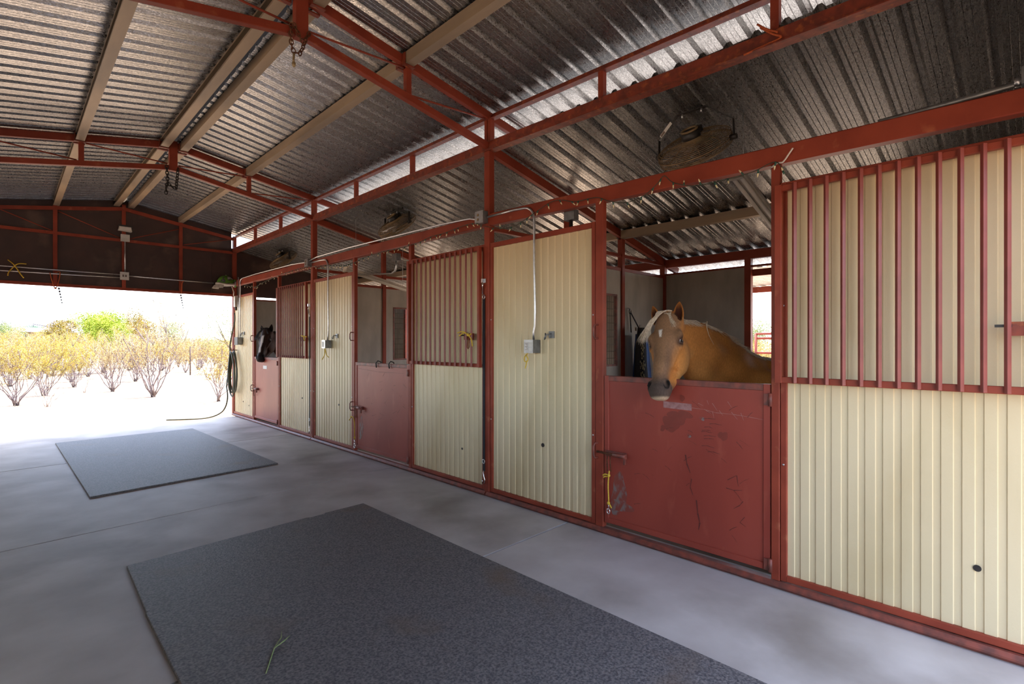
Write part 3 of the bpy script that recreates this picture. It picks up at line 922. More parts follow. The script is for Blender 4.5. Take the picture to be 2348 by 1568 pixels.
# --- switch box with its conduit
def switch(y, ztop, jy, jz, label_c, label_b, stickers=True, zb=1.53, tw=True):
    pts = [(XC, jy, jz), (XC, jy - .12, jz - .005), (XC, y + .16, jz - .025)]
    pts += [(XC, y + .07 + .09 * math.cos(a), jz - .115 + .09 * math.sin(a)) for a in (math.radians(85), math.radians(60), math.radians(35))]
    pts = [(XC, jy, jz), (XC, y + .25, jz + .0), (XC, y + .12, jz - .008)] + [(XC, y + .12 * (1 - math.sin(a)), jz - .008 - .12 * (1 - math.cos(a))) for a in [math.radians(q) for q in (20, 40, 60, 80, 90)]]
    pts += [(XC, y, 2.2), (XC, y - .012, 1.8), (XC, y - .01, 1.66), (XC, y + .006, 1.60), (XC, y + .006, zb - .01)]
    solo('conduit', MB().tube(pts, .011, 10), 'galv', label_c, 'conduit', 'galvanised conduits of the barn')
    t = thing('switch_box', label_b, 'electrical box', (W - .04, y, zb - .115), group='grey switch boxes on the cream panels')
    part('box_body', MB().box(W - .085, W + .006, y - .045, y + .06, zb - .115, zb), 'box_grey', t)
    part('cover', MB().box(W - .089, W - .085, y - .047, y + .062, zb - .117, zb + .002), 'galv', t)
    if stickers:
        s1 = part('sticker', MB().box(W - .0905, W - .089, y + .010, y + .052, zb - .10, zb - .022), 'label_white', t)
        part('sticker', MB().box(W - .0905, W - .089, y - .036, y + .002, zb - .062, zb - .022), 'label_white', t)
        part('sticker', MB().box(W - .0905, W - .089, y - .036, y + .002, zb - .10, zb - .066), 'label_white', t)
        m = MB()
        for k in range(7):
            z = zb - .030 - k * .0095
            m.box(W - .0911, W - .0905, y + .014, y + .048 - .01 * (k % 3), z - .0016, z + .0016)
        part('print', m, 'sticker_ink', s1, kind='stuff')
    else:
        part('outlet_face', MB().box(W - .0915, W - .089, y - .005, y + .05, zb - .1, zb - .02), 'label_white', t)
switch(3.155, 2.7, 3.785, 2.735, 'bent galvanised conduit dropping down the tall near cream panel', 'grey switch box with white stickers on the tall near panel')
switch(7.285, 2.7, 7.875, 2.745, 'bent galvanised conduit dropping down the middle cream panel', 'grey switch box on the cream panel left of the middle door', False, 1.545)
# --- long runs on the header
def run(pts, r, label, mat='galv'):
    return solo('conduit', MB().tube(pts, r, 8), mat, label, 'conduit', 'galvanised conduits of the barn')
run([(XC - .026, 7.872, 2.77), (XC - .026, 7.6, 2.80), (XC, 6.6, 2.815), (XC, 5.5, 2.80), (XC, 4.5, 2.785), (XC, 4.05, 2.765), (XC, 3.95, 2.74), (XC, 3.90, 2.735)], .010, 'pale conduit along the header between the two junction boxes')
run([(XC, 7.99, 2.745), (XC, 8.1, 2.775), (XC, 8.6, 2.80), (XC, 10.4, 2.81), (XC, 11.12, 2.80), (XC, 11.22, 2.78), (XC, 11.26, 2.72), (XC, 11.262, 2.2), (XC, 11.262, 1.62)], .010, 'pale conduit along the header to the far end panel and down it')
run([(XC, 11.37, 2.84), (XC, 11.37, 1.62)], .010, 'second vertical conduit on the far end panel')
t = thing('disconnect_box', 'small grey disconnect box high on the far end panel', 'electrical box', (XC, 11.45, 2.3))
part('box_body', MB().box(W - .07, W - .001, 11.42, 11.52, 2.24, 2.46), 'white_metal', t)
part('gland', MB().cyl((W - .035, 11.47, 2.24), (W - .035, 11.47, 2.17), .02, 10), 'black_metal', t)
t = thing('outlet_box', 'dark grey outlet box at the foot of the far conduits', 'electrical box', (XC, 11.3, 1.5))
part('box_body', MB().box(W - .08, W + .004, 11.22, 11.40, 1.47, 1.62), 'box_grey', t)
part('cover', MB().box(W - .085, W - .08, 11.215, 11.405, 1.465, 1.625), 'black_metal', t)
run([(W + .03, .62, 2.71), (W + .03, .30, 2.715), (W + .03, -.1, 2.735)], .016, 'grey conduit lying on the header at the right edge', 'box_grey')
t = thing('conduit_coupling', 'grey conduit elbow box at the right edge of the header', 'electrical box', (W + .03, .0, 2.73))
part('box_body', MB().box(W - .005, W + .065, -.06, .06, 2.71, 2.79), 'box_grey', t)
part('collar', MB().cyl((W + .03, .06, 2.733), (W + .03, .085, 2.732), .022, 12), 'galv', t)
t = thing('fan_outlet', 'grey outlet box on a stem above the near cream panel', 'electrical box', (W + .08, 2.85, 2.5))
part('box_body', MB().box(W + .085, W + .15, 2.79, 2.90, 2.565, 2.65), 'box_grey', t)
part('stem', MB().cyl((W + .115, 2.845, 2.3), (W + .115, 2.845, 2.565), .016, 10), 'black_metal', t)
# conduit in the middle stall
t = thing('stall_outlet', 'grey outlet box high in the middle stall with a curved conduit', 'electrical box', (W + .4, 6.2, 2.6))
part('box_body', MB().box(W + .38, W + .45, 6.08, 6.19, 2.62, 2.72), 'box_grey', t)
part('curved_pipe', MB().tube([(W + .41, 7.86, 2.595), (W + .41, 6.45, 2.475), (W + .41, 6.25, 2.465), (W + .41, 6.16, 2.49), (W + .41, 6.135, 2.55), (W + .41, 6.135, 2.625)], .012, 8), 'galv', t)
# --- far gable electrics
yg = YE - .065
run([(XL, yg, 2.755), (1.49, yg, 2.755)], .011, 'upper of two pipes along the left half of the far gable')
run([(XL, yg, 2.676), (1.49, yg, 2.700)], .011, 'lower of two pipes along the left half of the far gable')
run([(1.62, yg, 2.742), (3.02, yg, 2.724)], .011, 'single pipe along the right half of the far gable')
run([(1.562, yg, 2.80), (1.562, yg, 3.37)], .011, 'vertical conduit up the middle of the far gable')
t = thing('junction_box', 'pale square box low on the middle of the far gable', 'electrical box', (1.55, yg, 2.73), group='pale boxes on the far gable')
part('box_body', MB().box(1.488, 1.612, yg - .04, YE - .053, 2.665, 2.80), 'white_metal', t)
part('cover', MB().box(1.484, 1.616, yg - .044, yg - .04, 2.66, 2.805), 'label_white', t)
for x in (1.53, 1.57): part('outlet', MB().box(x - .012, x + .012, yg - .047, yg - .044, 2.715, 2.755), 'sticker_ink', t)
t = thing('junction_box', 'pale square box under the lamp on the far gable', 'electrical box', (1.555, yg, 3.43), group='pale boxes on the far gable')
part('box_body', MB().box(1.497, 1.623, yg - .04, YE - .053, 3.37, 3.49), 'white_metal', t)
part('cover', MB().box(1.493, 1.627, yg - .044, yg - .04, 3.366, 3.494), 'white_metal', t)
t = thing('flood_lamp', 'pale flood lamp at the peak of the far gable', 'lamp', (1.55, yg, 3.6))
part('housing', MB().prism([(1.455, 3.56), (1.475, 3.645), (1.64, 3.63), (1.655, 3.545)], yg - .10, YE - .055, 'y'), 'white_metal', t)
part('visor', MB().box(1.45, 1.66, yg - .13, yg - .10, 3.625, 3.65), 'black_metal', t)
part('lens', MB().box(1.475, 1.637, yg - .108, yg - .10, 3.565, 3.62), 'label_white', t)

# ================================================================ string lights along the header
WP = [(10.98, 2.653), (10.356, 2.561), (9.894, 2.605), (9.157, 2.663), (8.41, 2.692), (7.826, 2.666), (7.156, 2.627), (6.752, 2.584), (6.439, 2.585), (6.202, 2.616), (5.814, 2.636), (5.218, 2.633), (4.948, 2.642), (4.695, 2.674), (4.457, 2.677), (4.161, 2.699), (3.887, 2.680), (3.757, 2.634), (3.571, 2.583), (3.395, 2.58), (3.282, 2.605), (3.12, 2.655), (2.941, 2.713), (2.819, 2.707), (2.678, 2.665), (2.458, 2.654), (2.334, 2.601), (2.177, 2.561), (2.027, 2.586), (1.921, 2.652), (1.869, 2.691), (1.802, 2.629), (1.657, 2.573), (1.505, 2.563), (1.362, 2.568), (1.253, 2.576), (1.125, 2.604), (1.075, 2.518)]
def catmull(P, k):
    out = []
    for i in range(len(P) - 1):
        p0, p1, p2, p3 = P[max(i - 1, 0)], P[i], P[i + 1], P[min(i + 2, len(P) - 1)]
        for j in range(k):
            t = j / k
            out.append(tuple(.5 * (2 * b + (c - a) * t + (2 * a - 5 * b + 4 * c - d) * t * t + (3 * b - a - 3 * c + d) * t ** 3) for a, b, c, d in zip(p0, p1, p2, p3)))
    out.append(tuple(P[-1]))
    return out
rr = random.Random(3)
wp = catmull([((W - .098 if min(abs(y - 3.845), abs(y - 7.93)) < .13 else W - .042) + rr.uniform(-.006, .004), y, z) for y, z in WP], 5)
sl = thing('string_lights', 'string of small clear fairy lights on green wire along the header', 'string lights', (W - .04, 6, 2.6))
part('wire', MB().tube(wp, .0032, 5), 'wire_green', sl)
bm = MB()
bm.tube([(0, 0, 0), (0, 0, -.022)], [.0058, .0052], 8, m=0)
bm.tube([(0, 0, -.020), (0, 0, -.026), (0, 0, -.040), (0, 0, -.048)], [.0045, .0055, .0045, .001], 8, m=1)
b0 = None
acc, last, nxt = 0.0, Vector(wp[0]), .05
for q in wp[1:]:
    q = Vector(q)
    acc += (q - last).length
    last = q
    if acc > nxt:
        nxt += rr.uniform(.075, .15)
        e = (rr.gauss(0, .45), rr.gauss(0, .35), 0) if rr.random() < .85 else (math.pi + rr.gauss(0, .5), rr.gauss(0, .3), 0)
        if b0 is None:
            b0 = part('bulb', bm, ['bulb_green', 'bulb_clear'], sl, loc=(0, 0, 0))
            b0.location = q - WLOC[sl.name]; b0.rotation_euler = e; WLOC[b0.name] = q
        else:
            clone(b0, q, sl, e)

# ================================================================ cage fans under the stall roof
def fan(c, label, sticker, group='round cage fans hung over the stalls'):
    c = Vector(c)
    n = Vector((-.62, 0, .785)).normalized()      # motor side
    e1 = Vector((0, 1, 0)); e2 = n.cross(e1)
    R = .285
    t = thing('cage_fan', label, 'fan', tuple(c), group=group)
    def ring(m, r, h, w=.0022, k=44):
        m.tube([c + (e1 * math.cos(2 * math.pi * i / k) + e2 * math.sin(2 * math.pi * i / k)) * r + n * h for i in range(k)], w, 5, closed=True)
    def guard(sgn):
        m = MB()
        for i in range(14):
            r = .085 + (R - .085) * i / 13
            ring(m, r, sgn * (.085 - .045 * (i / 13) ** 3))
        for k in range(10):
            a = 2 * math.pi * k / 10 + .2
            d = e1 * math.cos(a) + e2 * math.sin(a)
            m.tube([c + d * (.085 + (R - .085) * f) + n * sgn * (.083 - .045 * f ** 3) for f in (0, .3, .6, .85, 1)] + [c + d * R], .0022, 5)
        return m
    g1 = part('rear_guard', guard(1), 'dusty_wire', t)
    g2 = part('front_guard', guard(-1), 'dusty_wire', t)
    m = MB()
    for h in (-.028, -.014, .014, .028): ring(m, R + .001, h)
    ring(m, R + .003, 0, .006)
    part('rim_band', m, 'dusty_wire', t)
    mo = MB()
    mo.tube([c + n * .05, c + n * .13, c + n * .145], [.075, .072, .05], 20)
    motor = part('motor', mo, 'black_metal', t)
    rg = MB(); ring(rg, .06, .147, .010, 28); part('motor_plate', rg, 'dusty_wire', motor)
    part('switch_housing', MB().bar(c + n * .11 - e2 * .09 + e1 * .065, c + n * .11 - e2 * .09 - e1 * .055, .05, .05, up=n), 'black_metal', motor)
    for k in range(3):
        a = 2 * math.pi * k / 3 + .5
        d = e1 * math.cos(a) + e2 * math.sin(a); s = n.cross(d)
        bl = MB()
        vs, fs = [], []
        for i in range(6):
            f = i / 5
            r = .05 + .205 * f
            wdt = .04 + .075 * math.sin(math.pi * (.25 + .6 * f))
            for sg in (-1, 1):
                vs.append(c + d * r + s * sg * wdt + n * sg * .028)
        for off in (0, 1):
            b = len(vs) if off else 0
            if off: vs += [v + n * .003 for v in vs[:12]]
        for i in range(5):
            fs.append((2 * i, 2 * i + 1, 2 * i + 3, 2 * i + 2)); fs.append((12 + 2 * i, 12 + 2 * i + 2, 12 + 2 * i + 3, 12 + 2 * i + 1))
        bl.add(vs, fs, 0, True)
        part('blade', bl, 'galv', t)
    # yoke bracket up to the roof sheet
    zr = lsheet_under(c.x - .05)
    top = Vector((c.x - .05, c.y, zr - .012))
    ym = MB()
    P = [c + e1 * (R + .03), c + e1 * (R + .025) + Vector((-.005, 0, .14)), top + e1 * .12, top - e1 * .12, c - e1 * (R + .025) + Vector((-.005, 0, .14)), c - e1 * (R + .03)]
    for a, b in zip(P[:-1], P[1:]):
        ym.bar(a, b, .03, .006, up=Vector((0, b.z - a.z, -(b.y - a.y))))
    yk = part('yoke', ym, 'black_metal', t)
    for sg in (1, -1):
        part('pivot_knob', MB().cyl(c + e1 * sg * R, c + e1 * sg * (R + .05), .022, 8), 'black_metal', t)
        part('bolt', MB().cyl(top + e1 * sg * .08 + Vector((0, 0, -.004)), top + e1 * sg * .08 + Vector((0, 0, -.035)), .008, 8), 'galv', yk)
    part('cord', MB().tube([c + n * .12 - e2 * .05 - e1 * .05, c + n * .10 - e2 * .18 - e1 * .0, c + n * .07 - e2 * .27 + e1 * .12, c - n * .02 - e2 * .29 + e1 * .2, c + Vector((-.1, .26, -.22)), Vector((W + .03, c.y + .26, hz(c.y) + .12))], .0045, 6), 'dusty_wire', t)
    part('pull_chain', MB().tube([c + n * .10 - e2 * .115 + e1 * .05, c + n * .06 - e2 * .22 + e1 * .052, c + n * .0 - e2 * .30 + e1 * .055, c + Vector((-.22, .055, -.30))], .0022, 5), 'dusty_wire', t)
    if sticker:
        a, b = P[1], P[2]
        u = (b - a).normalized()
        p = a + u * .03; q = a + u * .17
        nrm = Vector((-1, 0, 0))
        s = MB().bar(p + nrm * .016, q + nrm * .016, .028, .0012, up=(1, 0, 0))
        part('warning_label', s, 'label_white', yk)
        part('label_print', MB().bar(p + u * .008 + nrm * .0172, p + u * .055 + nrm * .0172, .02, .001, up=(1, 0, 0)), 'sticker_ink', yk)
    return t
fan((3.95, 1.94, 3.07), 'dusty cage fan above the palomino stall, white label on its bracket', True)
fan((3.95, 6.36, 3.17), 'dusty cage fan hanging above the middle stall', False)
fan((3.95, 10.55, 3.16), 'dusty cage fan hanging above the far stall', False)

# ================================================================ strip lights in the stalls
def strip(p, q, label):
    p, q = Vector(p), Vector(q)
    t = thing('strip_light', label, 'lamp', tuple((p + q) / 2), group='strip lights under the stall roof')
    u = (q - p).normalized()
    part('tray', MB().bar(p + Vector((0, 0, .03)), q + Vector((0, 0, .03)), .11, .03), 'white_metal', t)
    for s in (-.028, .028):
        part('tube', MB().cyl(p + Vector((0, s, 0)) + u * .03, q + Vector((0, s, 0)) - u * .03, .016, 10), 'label_white', t)
    for e in (p + u * .012, q - u * .012):
        part('end_cap', MB().bar(e - u * .015, e + u * .015, .115, .06), 'white_metal', t)
    for f in (.15, .85):
        a = p + (q - p) * f + Vector((0, 0, .045))
        part('hanger_wire', MB().cyl(a, (a.x, a.y, lsheet_under(a.x)), .003, 5), 'galv', t)
strip((3.93, 1.61, 2.77), (5.12, 1.67, 2.50), 'white strip light hung in the palomino stall beside the large grille')
strip((3.62, 7.27, 2.60), (4.80, 7.27, 2.34), 'white strip light hung in the middle stall')

# ================================================================ chains
def link_mesh(L, wd, r):
    m = MB()
    k = 16
    m.tube([(wd / 2 * math.cos(2 * math.pi * i / k), 0, (L / 2) * math.sin(2 * math.pi * i / k) * 1.0) for i in range(k)], r, 6, closed=True)
    return m
def chain(name, label, cat, paths, L, wd, r, mat, tail=None, tailmat='galv'):
    p0 = Vector(paths[0][0])
    t = thing(name, label, cat, tuple(p0))
    base = None
    for path in paths:
        P = [Vector(p) for p in path]
        seg = [(P[i + 1] - P[i]).length for i in range(len(P) - 1)]
        tot = sum(seg); step = L * .72
        k = max(2, int(tot / step) + 1)
        for i in range(k):
            s = min(tot - 1e-6, (i + .5) * tot / k)
            j = 0
            while s > seg[j]: s -= seg[j]; j += 1
            pos = P[j] + (P[j + 1] - P[j]) * (s / seg[j])
            dr = (P[j + 1] - P[j]).normalized()
            q = Vector((0, 0, 1)).rotation_difference(dr) @ Quaternion((0, 0, 1), math.pi / 2 * (i % 2) + .5)
            if base is None:
                base = part('link', link_mesh(L, wd, r), mat, t, loc=(0, 0, 0))
                base.location = pos - WLOC[t.name]; base.rotation_euler = q.to_euler(); WLOC[base.name] = pos
            else:
                clone(base, pos, t, q.to_euler())
    if tail:
        part('snap', MB().tube(tail, .008, 8), tailmat, t)
        tp = Vector(tail[-1])
        part('swivel', MB().ball(tp, (.014, .012, .022), 10, 8), tailmat, t)
    return t
M('pale_snap', rgb(170, 150, 110), rgb(140, 116, 80), scale=60, rough=.5, metal=.4)
yc = 3.768
chain('rusty_chain', 'rusty brown chain looped round the centre of the nearer truss', 'chain',
      [[(1.468, yc, 3.80), (1.461, yc, 3.705), (1.471, yc, 3.636), (1.486, yc, 3.599), (1.53, yc, 3.612), (1.556, yc, 3.677), (1.575, yc, 3.742), (1.60, yc, 3.79)],
       [(1.478, yc - .01, 3.80), (1.50, yc - .015, 3.76), (1.525, yc - .015, 3.71), (1.555, yc - .01, 3.69)]],
      .042, .026, .0042, 'rust_chain', [(1.486, yc, 3.592), (1.483, yc, 3.55), (1.484, yc, 3.515)], 'pale_snap')
yc = 7.832
chain('dark_chain', 'dark chain hanging in a loop from the farther truss', 'chain',
      [[(1.470, yc, 3.78), (1.479, yc, 3.637), (1.484, yc, 3.554), (1.527, yc, 3.519), (1.575, yc, 3.506), (1.585, yc, 3.633), (1.598, yc, 3.77)], [(1.479, yc, 3.553), (1.465, yc, 3.494), (1.465, yc, 3.416)]],
      .055, .034, .0055, 'dark_chain')

# ================================================================ small hung things
def twine(name, label, paths, r, mat, cat='twine', knots=()):
    m = MB()
    for p in paths: m.tube(catmull(p, 4), r, 6)
    for k in knots: m.ball(k, r * 2.4, 8, 6)
    return solo(name, m, mat, label, cat)
# tie straps on posts
def strap(y, ztop, zbot, label):
    x = W - .016
    t = thing('tie_strap', label, 'strap', (x, y, zbot), group='black tie straps hung on the stall posts')
    part('webbing', MB().bar((x - .004, y, zbot + .12), (x - .004, y, ztop - .17), .026, .006, up=(1, 0, 0)), 'black_strap', t)
    part('eye_bracket', MB().box(x - .006, x + .004, y - .028, y + .022, ztop - .02, ztop + .022).box(x - .03, x - .006, y - .006, y + .018, ztop - .018, ztop + .02), 'chrome', t)
    part('top_snap', MB().tube([(x - .022, y - .008, ztop - .02), (x - .024, y + .0, ztop - .06), (x - .012, y + .012, ztop - .075), (x - .010, y + .012, ztop - .13)], .0065, 8), 'chrome', t)
    part('top_ring', MB().tube([(x - .006, y + .016 * math.cos(a), ztop - .158 + .02 * math.sin(a)) for a in [i * math.pi / 5 for i in range(10)]], .005, 6, closed=True), 'galv', t)
    part('bottom_snap', MB().tube([(x - .006, y, zbot + .125), (x - .008, y, zbot + .075), (x - .010, y - .018, zbot + .04), (x - .010, y - .016, zbot + .005), (x - .010, y + .012, zbot - .004), (x - .010, y + .016, zbot + .035)], .0065, 8), 'chrome', t)
    part('bottom_ring', MB().tube([(x - .008, y + .016 * math.cos(a), zbot + .215 + .02 * math.sin(a)) for a in [i * math.pi / 5 for i in range(10)]], .005, 6, closed=True), 'galv', t)
strap(3.836, 2.115, .12, 'long black tie strap hung on the post beside the tall near panel')
strap(7.935, 2.09, .10, 'long black tie strap hung on the post beside the far grille')
# hooks on panels
def hook(y, z, label):
    t = thing('wall_hook', label, 'hook', (W, y, z), group='metal hooks on the cream panels')
    part('plate', MB().box(W + .004, W + .014, y - .03, y + .03, z - .03, z + .03), 'box_grey', t)
    part('hook_arm', MB().tube([(W + .004, y, z + .01), (W - .03, y + .02, z), (W - .045, y + .035, z - .025), (W - .035, y + .045, z - .04), (W - .015, y + .05, z - .03), (W - .012, y + .055, z + .015)], .006, 8), 'box_grey', t)
hook(2.975, 1.575, 'square metal hook right of the near switch box')
hook(7.07, 1.605, 'metal hook right of the middle switch box')
hook(11.13, 1.70, 'metal hook right of the far conduits')
# yellow twines
twine('yellow_twine', 'yellow twine knotted to the near door bolt, snap at its end', [[(W - .022, 2.352, .505), (W - .026, 2.36, .40), (W - .024, 2.357, .30), (W - .022, 2.357, .255)], [(W - .024, 2.355, .465), (W - .03, 2.385, .475), (W - .034, 2.405, .462)], [(W - .024, 2.355, .46), (W - .03, 2.39, .455), (W - .03, 2.40, .445)], [(W - .022, 2.357, .25), (W - .03, 2.335, .235), (W - .032, 2.325, .222)]], .0055, 'yellow_twine', knots=[(W - .024, 2.356, .468), (W - .024, 2.358, .252)])
t = thing('bolt_snap', 'chrome bolt snap dangling on the near door twine', 'snap hook', (W - .022, 2.358, .19))
part('shank', MB().tube([(W - .022, 2.358, .245), (W - .022, 2.356, .205)], .0035, 6), 'chrome', t)
part('hook_ring', MB().tube([(W - .022, 2.36 + .013 * math.cos(a), .187 + .02 * math.sin(a)) for a in [i * math.pi / 6 for i in range(12)]], .0048, 6, closed=True), 'chrome', t)
twine('yellow_twine', 'yellow twine hanging from the middle door latch with a snap', [[(W - .03, 6.58, .505), (W - .035, 6.50, .50), (W - .03, 6.468, .42), (W - .03, 6.465, .30), (W - .03, 6.462, .20)], [(W - .03, 6.55, .50), (W - .04, 6.60, .45)]], .006, 'yellow_twine', knots=[(W - .03, 6.465, .23)])
t = thing('bolt_snap', 'chrome bolt snap dangling on the middle door twine', 'snap hook', (W - .03, 6.462, .12))
part('shank', MB().tube([(W - .03, 6.462, .20), (W - .03, 6.46, .15)], .006, 6), 'chrome', t)
part('hook_ring', MB().tube([(W - .03, 6.462 + .02 * math.cos(a), .12 + .03 * math.sin(a)) for a in [i * math.pi / 6 for i in range(12)]], .007, 6, closed=True), 'chrome', t)
twine('yellow_twine', 'yellow twine tied round the middle grille latch', [[(3.302, 4.17, 1.605), (3.298, 4.09, 1.618), (3.30, 4.03, 1.60), (3.298, 3.99, 1.575), (3.30, 3.95, 1.595)], [(3.30, 4.14, 1.575), (3.298, 4.07, 1.605), (3.30, 4.03, 1.60)], [(3.298, 3.99, 1.58), (3.30, 3.95, 1.54), (3.302, 3.935, 1.47)]], .0065, 'yellow_twine', knots=[(3.298, 4.0, 1.585)])
twine('yellow_twine', 'loop of yellow twine under the near switch box', [[(W - .06, 3.20, 1.41), (W - .06, 3.235, 1.38), (W - .06, 3.24, 1.345), (W - .055, 3.215, 1.335), (W - .06, 3.195, 1.36), (W - .06, 3.215, 1.39)], [(W - .058, 3.21, 1.345), (W - .055, 3.225, 1.30), (W - .06, 3.23, 1.275)]], .0048, 'yellow_twine')
twine('yellow_twine', 'short yellow twine under the middle switch box', [[(W - .06, 7.30, 1.43), (W - .06, 7.32, 1.33), (W - .07, 7.38, 1.26)], [(W - .06, 7.30, 1.43), (W - .06, 7.25, 1.33), (W - .06, 7.18, 1.30)]], .006, 'yellow_twine')
twine('yellow_twine', 'yellow twine tied at the latch of the far grille', [[(3.30, 8.09, 1.62), (3.30, 8.0, 1.61), (3.32, 7.93, 1.60)], [(3.30, 8.0, 1.605), (3.31, 7.97, 1.54)]], .009, 'yellow_twine')
yt_ = YE - .085
twine('yellow_bow', 'yellow twine bow tied on the pipes of the far gable', [[(.02, yt_, 2.86), (.08, yt_ - .02, 2.80), (.13, yt_, 2.72), (.17, yt_ - .01, 2.64), (.21, yt_, 2.58)], [(.24, yt_, 2.815), (.14, yt_ - .02, 2.805), (.08, yt_, 2.74), (.03, yt_, 2.66), (.02, yt_ + .004, 2.60)]], .009, 'yellow_twine', cat='twine')
twine('orange_rope', 'orange cord looped on the left stud of the far gable', [[(.53, yt_, 2.70), (.56, yt_ - .01, 2.55), (.60, yt_ - .01, 2.43), (.64, yt_, 2.55), (.66, yt_, 2.72), (.60, yt_ - .02, 2.70)]], .007, 'orange_twine', cat='rope', knots=[(.60, yt_ - .01, 2.44)])
twine('orange_rope', 'orange cord hanging on the right stud of the far gable', [[(2.49, yt_, 2.72), (2.46, yt_ - .01, 2.68), (2.455, yt_, 2.58), (2.45, yt_, 2.47)]], .007, 'orange_twine', cat='rope')
twine('orange_rope', 'orange cord knotted round a clerestory stud at the top right', [[(W - .02, 1.22, 3.47), (W - .025, 1.15, 3.40), (W - .02, 1.10, 3.36), (W - .012, 1.19, 3.355), (W - .03, 1.32, 3.335)], [(W - .02, 1.24, 3.50), (W - .025, 1.18, 3.44), (W - .02, 1.12, 3.40)]], .007, 'orange_twine', cat='rope')
twine('pale_cord', 'pale cord tied round the jamb above the large grille', [[(W - .01, 1.16, 2.585), (W - .02, 1.12, 2.60), (W - .02, 1.09, 2.60), (W - .03, 1.055, 2.635), (W - .035, 1.03, 2.665)]], .005, 'label_white', cat='twine')
# bead strands under the gable
M('bead_dark', rgb(48, 40, 62), rgb(36, 30, 48), scale=20, rough=.25)
def beads(x, label, n=6):
    y = YE - .03
    t = thing('bead_strand', label, 'hanging beads', (x, y, 2.2), group='dark bead strands under the far gable')
    part('cord', MB().cyl((x, y, 2.475), (x + .045, y, 2.475 - .05 * n), .003, 5), 'bead_dark', t)
    for i in range(n):
        part('bead', MB().ball((x + .008 * i + .004, y, 2.44 - .048 * i), (.017 - .0015 * i, .017 - .0015 * i, .02 - .0015 * i), 8, 6), 'bead_dark', t)
beads(.645, 'dark bead strand under the left half of the far gable')
beads(2.447, 'dark bead strand under the right half of the far gable')

# ================================================================ hose, cap at the far corner
hp = []
rr = random.Random(11)
for k in range(4):
    n = 22
    for i in range(n):
        a = math.pi / 2 + 2 * math.pi * i / n
        ry = .20 + .05 * math.sin(k * 2.1); rz = .40 + .03 * math.cos(k * 1.7)
        oy = (.06, -.05, .02, -.09)[k]
        hp.append((W - .045 - .022 * k + .004 * math.sin(3 * a), 11.56 + oy * (1 - math.sin(a)) / 2 + ry * math.cos(a) * (1 - .45 * max(0, math.sin(a))), .92 + rz * math.sin(a) - (.03 * k if math.sin(a) < 0 else 0)))
tail = [(W - .12, 11.80, .60), (W - .14, 11.66, .40), (W - .16, 11.72, .20), (W - .22, 11.85, .06), (W - .40, 11.95, -.025), (W - .75, 11.98, -.03), (W - 1.1, 12.2, -.03)]
hs = thing('garden_hose', 'dark green garden hose coiled on the far cream end panel', 'hose', (W - .06, 11.55, .5))
part('coil', MB().tube(hp + catmull(tail, 5), .014, 8), 'hose_green', hs)
part('feed', MB().tube(catmull([(W - .05, 11.52, 2.12), (W - .045, 11.53, 1.95), (W - .05, 11.68, 1.70), (W - .055, 11.80, 1.45), (W - .055, 11.78, 1.15), (W - .05, 11.78, .9)], 5), .014, 8), 'hose_green', hs)
part('hanger_peg', MB().tube([(W + .01, 11.55, 1.36), (W - .10, 11.55, 1.36), (W - .13, 11.55, 1.40)], .008, 8), 'rust_chain', hs)
part('tie', MB().tube([(W - .05, 11.52, 1.36), (W - .06, 11.46, 1.44), (W - .05, 11.50, 1.50), (W - .06, 11.58, 1.44), (W - .05, 11.55, 1.36)], .005, 6), 'tape_pink', hs)
M('cap_green', rgb(96, 150, 52), rgb(78, 70, 84), scale=9, rough=.7, lo=.47, hi=.53, c3=rgb(206, 200, 196), c3scale=7, c3lo=.56, c3hi=.6)
M('cap_white', rgb(216, 212, 206), rgb(196, 190, 186), scale=20, rough=.7)
cp = thing('patterned_cap', 'green and grey patterned cap hung at the far corner post', 'cap', (W - .12, 11.66, 2.66))
c = Vector((W - .17, 11.66, 2.70))
dm = MB()
vs, fs = [], []
nu, nv = 20, 8
for j in range(nv + 1):
    t_ = math.pi / 2 * j / nv
    for i in range(nu):
        a = 2 * math.pi * i / nu
        k = 1 + .03 * math.cos(6 * a)
        vs.append(c + Vector((.17 * k * math.cos(a) * math.cos(t_), .14 * k * math.sin(a) * math.cos(t_), .19 * math.sin(t_))))
for j in range(nv):
    for i in range(nu):
        fs.append((j * nu + i, j * nu + (i + 1) % nu, (j + 1) * nu + (i + 1) % nu, (j + 1) * nu + i))
dm.add(vs, fs, 0, True)
part('crown', dm, 'cap_green', cp)
bm_ = MB()
ring = []
for i in range(24):
    a = 2 * math.pi * i / 24
    ring.append((c.x + .172 * math.cos(a), c.y + .142 * math.sin(a), c.z + .004 + .012 * math.cos(2 * a)))
bm_.tube(ring, .022, 8, closed=True)
vis, fs = [], []
for j in range(4):
    for i in range(9):
        a = math.pi * (.62 + .76 * i / 8)
        k = 1 + .16 * j
        vis.append((c.x + .172 * k * math.cos(a), c.y + .142 * (1 + .06 * j) * math.sin(a), c.z - .006 - .016 * j * j * .5))
n0 = len(vis)
vis += [(x, y, z - .008) for x, y, z in vis]
for j in range(3):
    for i in range(8):
        q = (j * 9 + i, j * 9 + i + 1, (j + 1) * 9 + i + 1, (j + 1) * 9 + i)
        fs += [q, tuple(n0 + t for t in q[::-1])]
bm_.add(vis, fs, 0, True)
part('brim', bm_, 'cap_white', cp)
part('button', MB().ball(c + Vector((0, 0, .192)), (.012, .012, .008), 8, 6), 'cap_white', cp)
part('ear_flap', MB().ball((W - .02, 11.60, 2.73), (.045, .06, .085), 12, 8), 'cap_green', cp)
part('strap', MB().tube([(W - .08, 11.60, 2.66), (W - .05, 11.56, 2.55), (W - .04, 11.62, 2.48)], .008, 6), 'cap_white', cp)

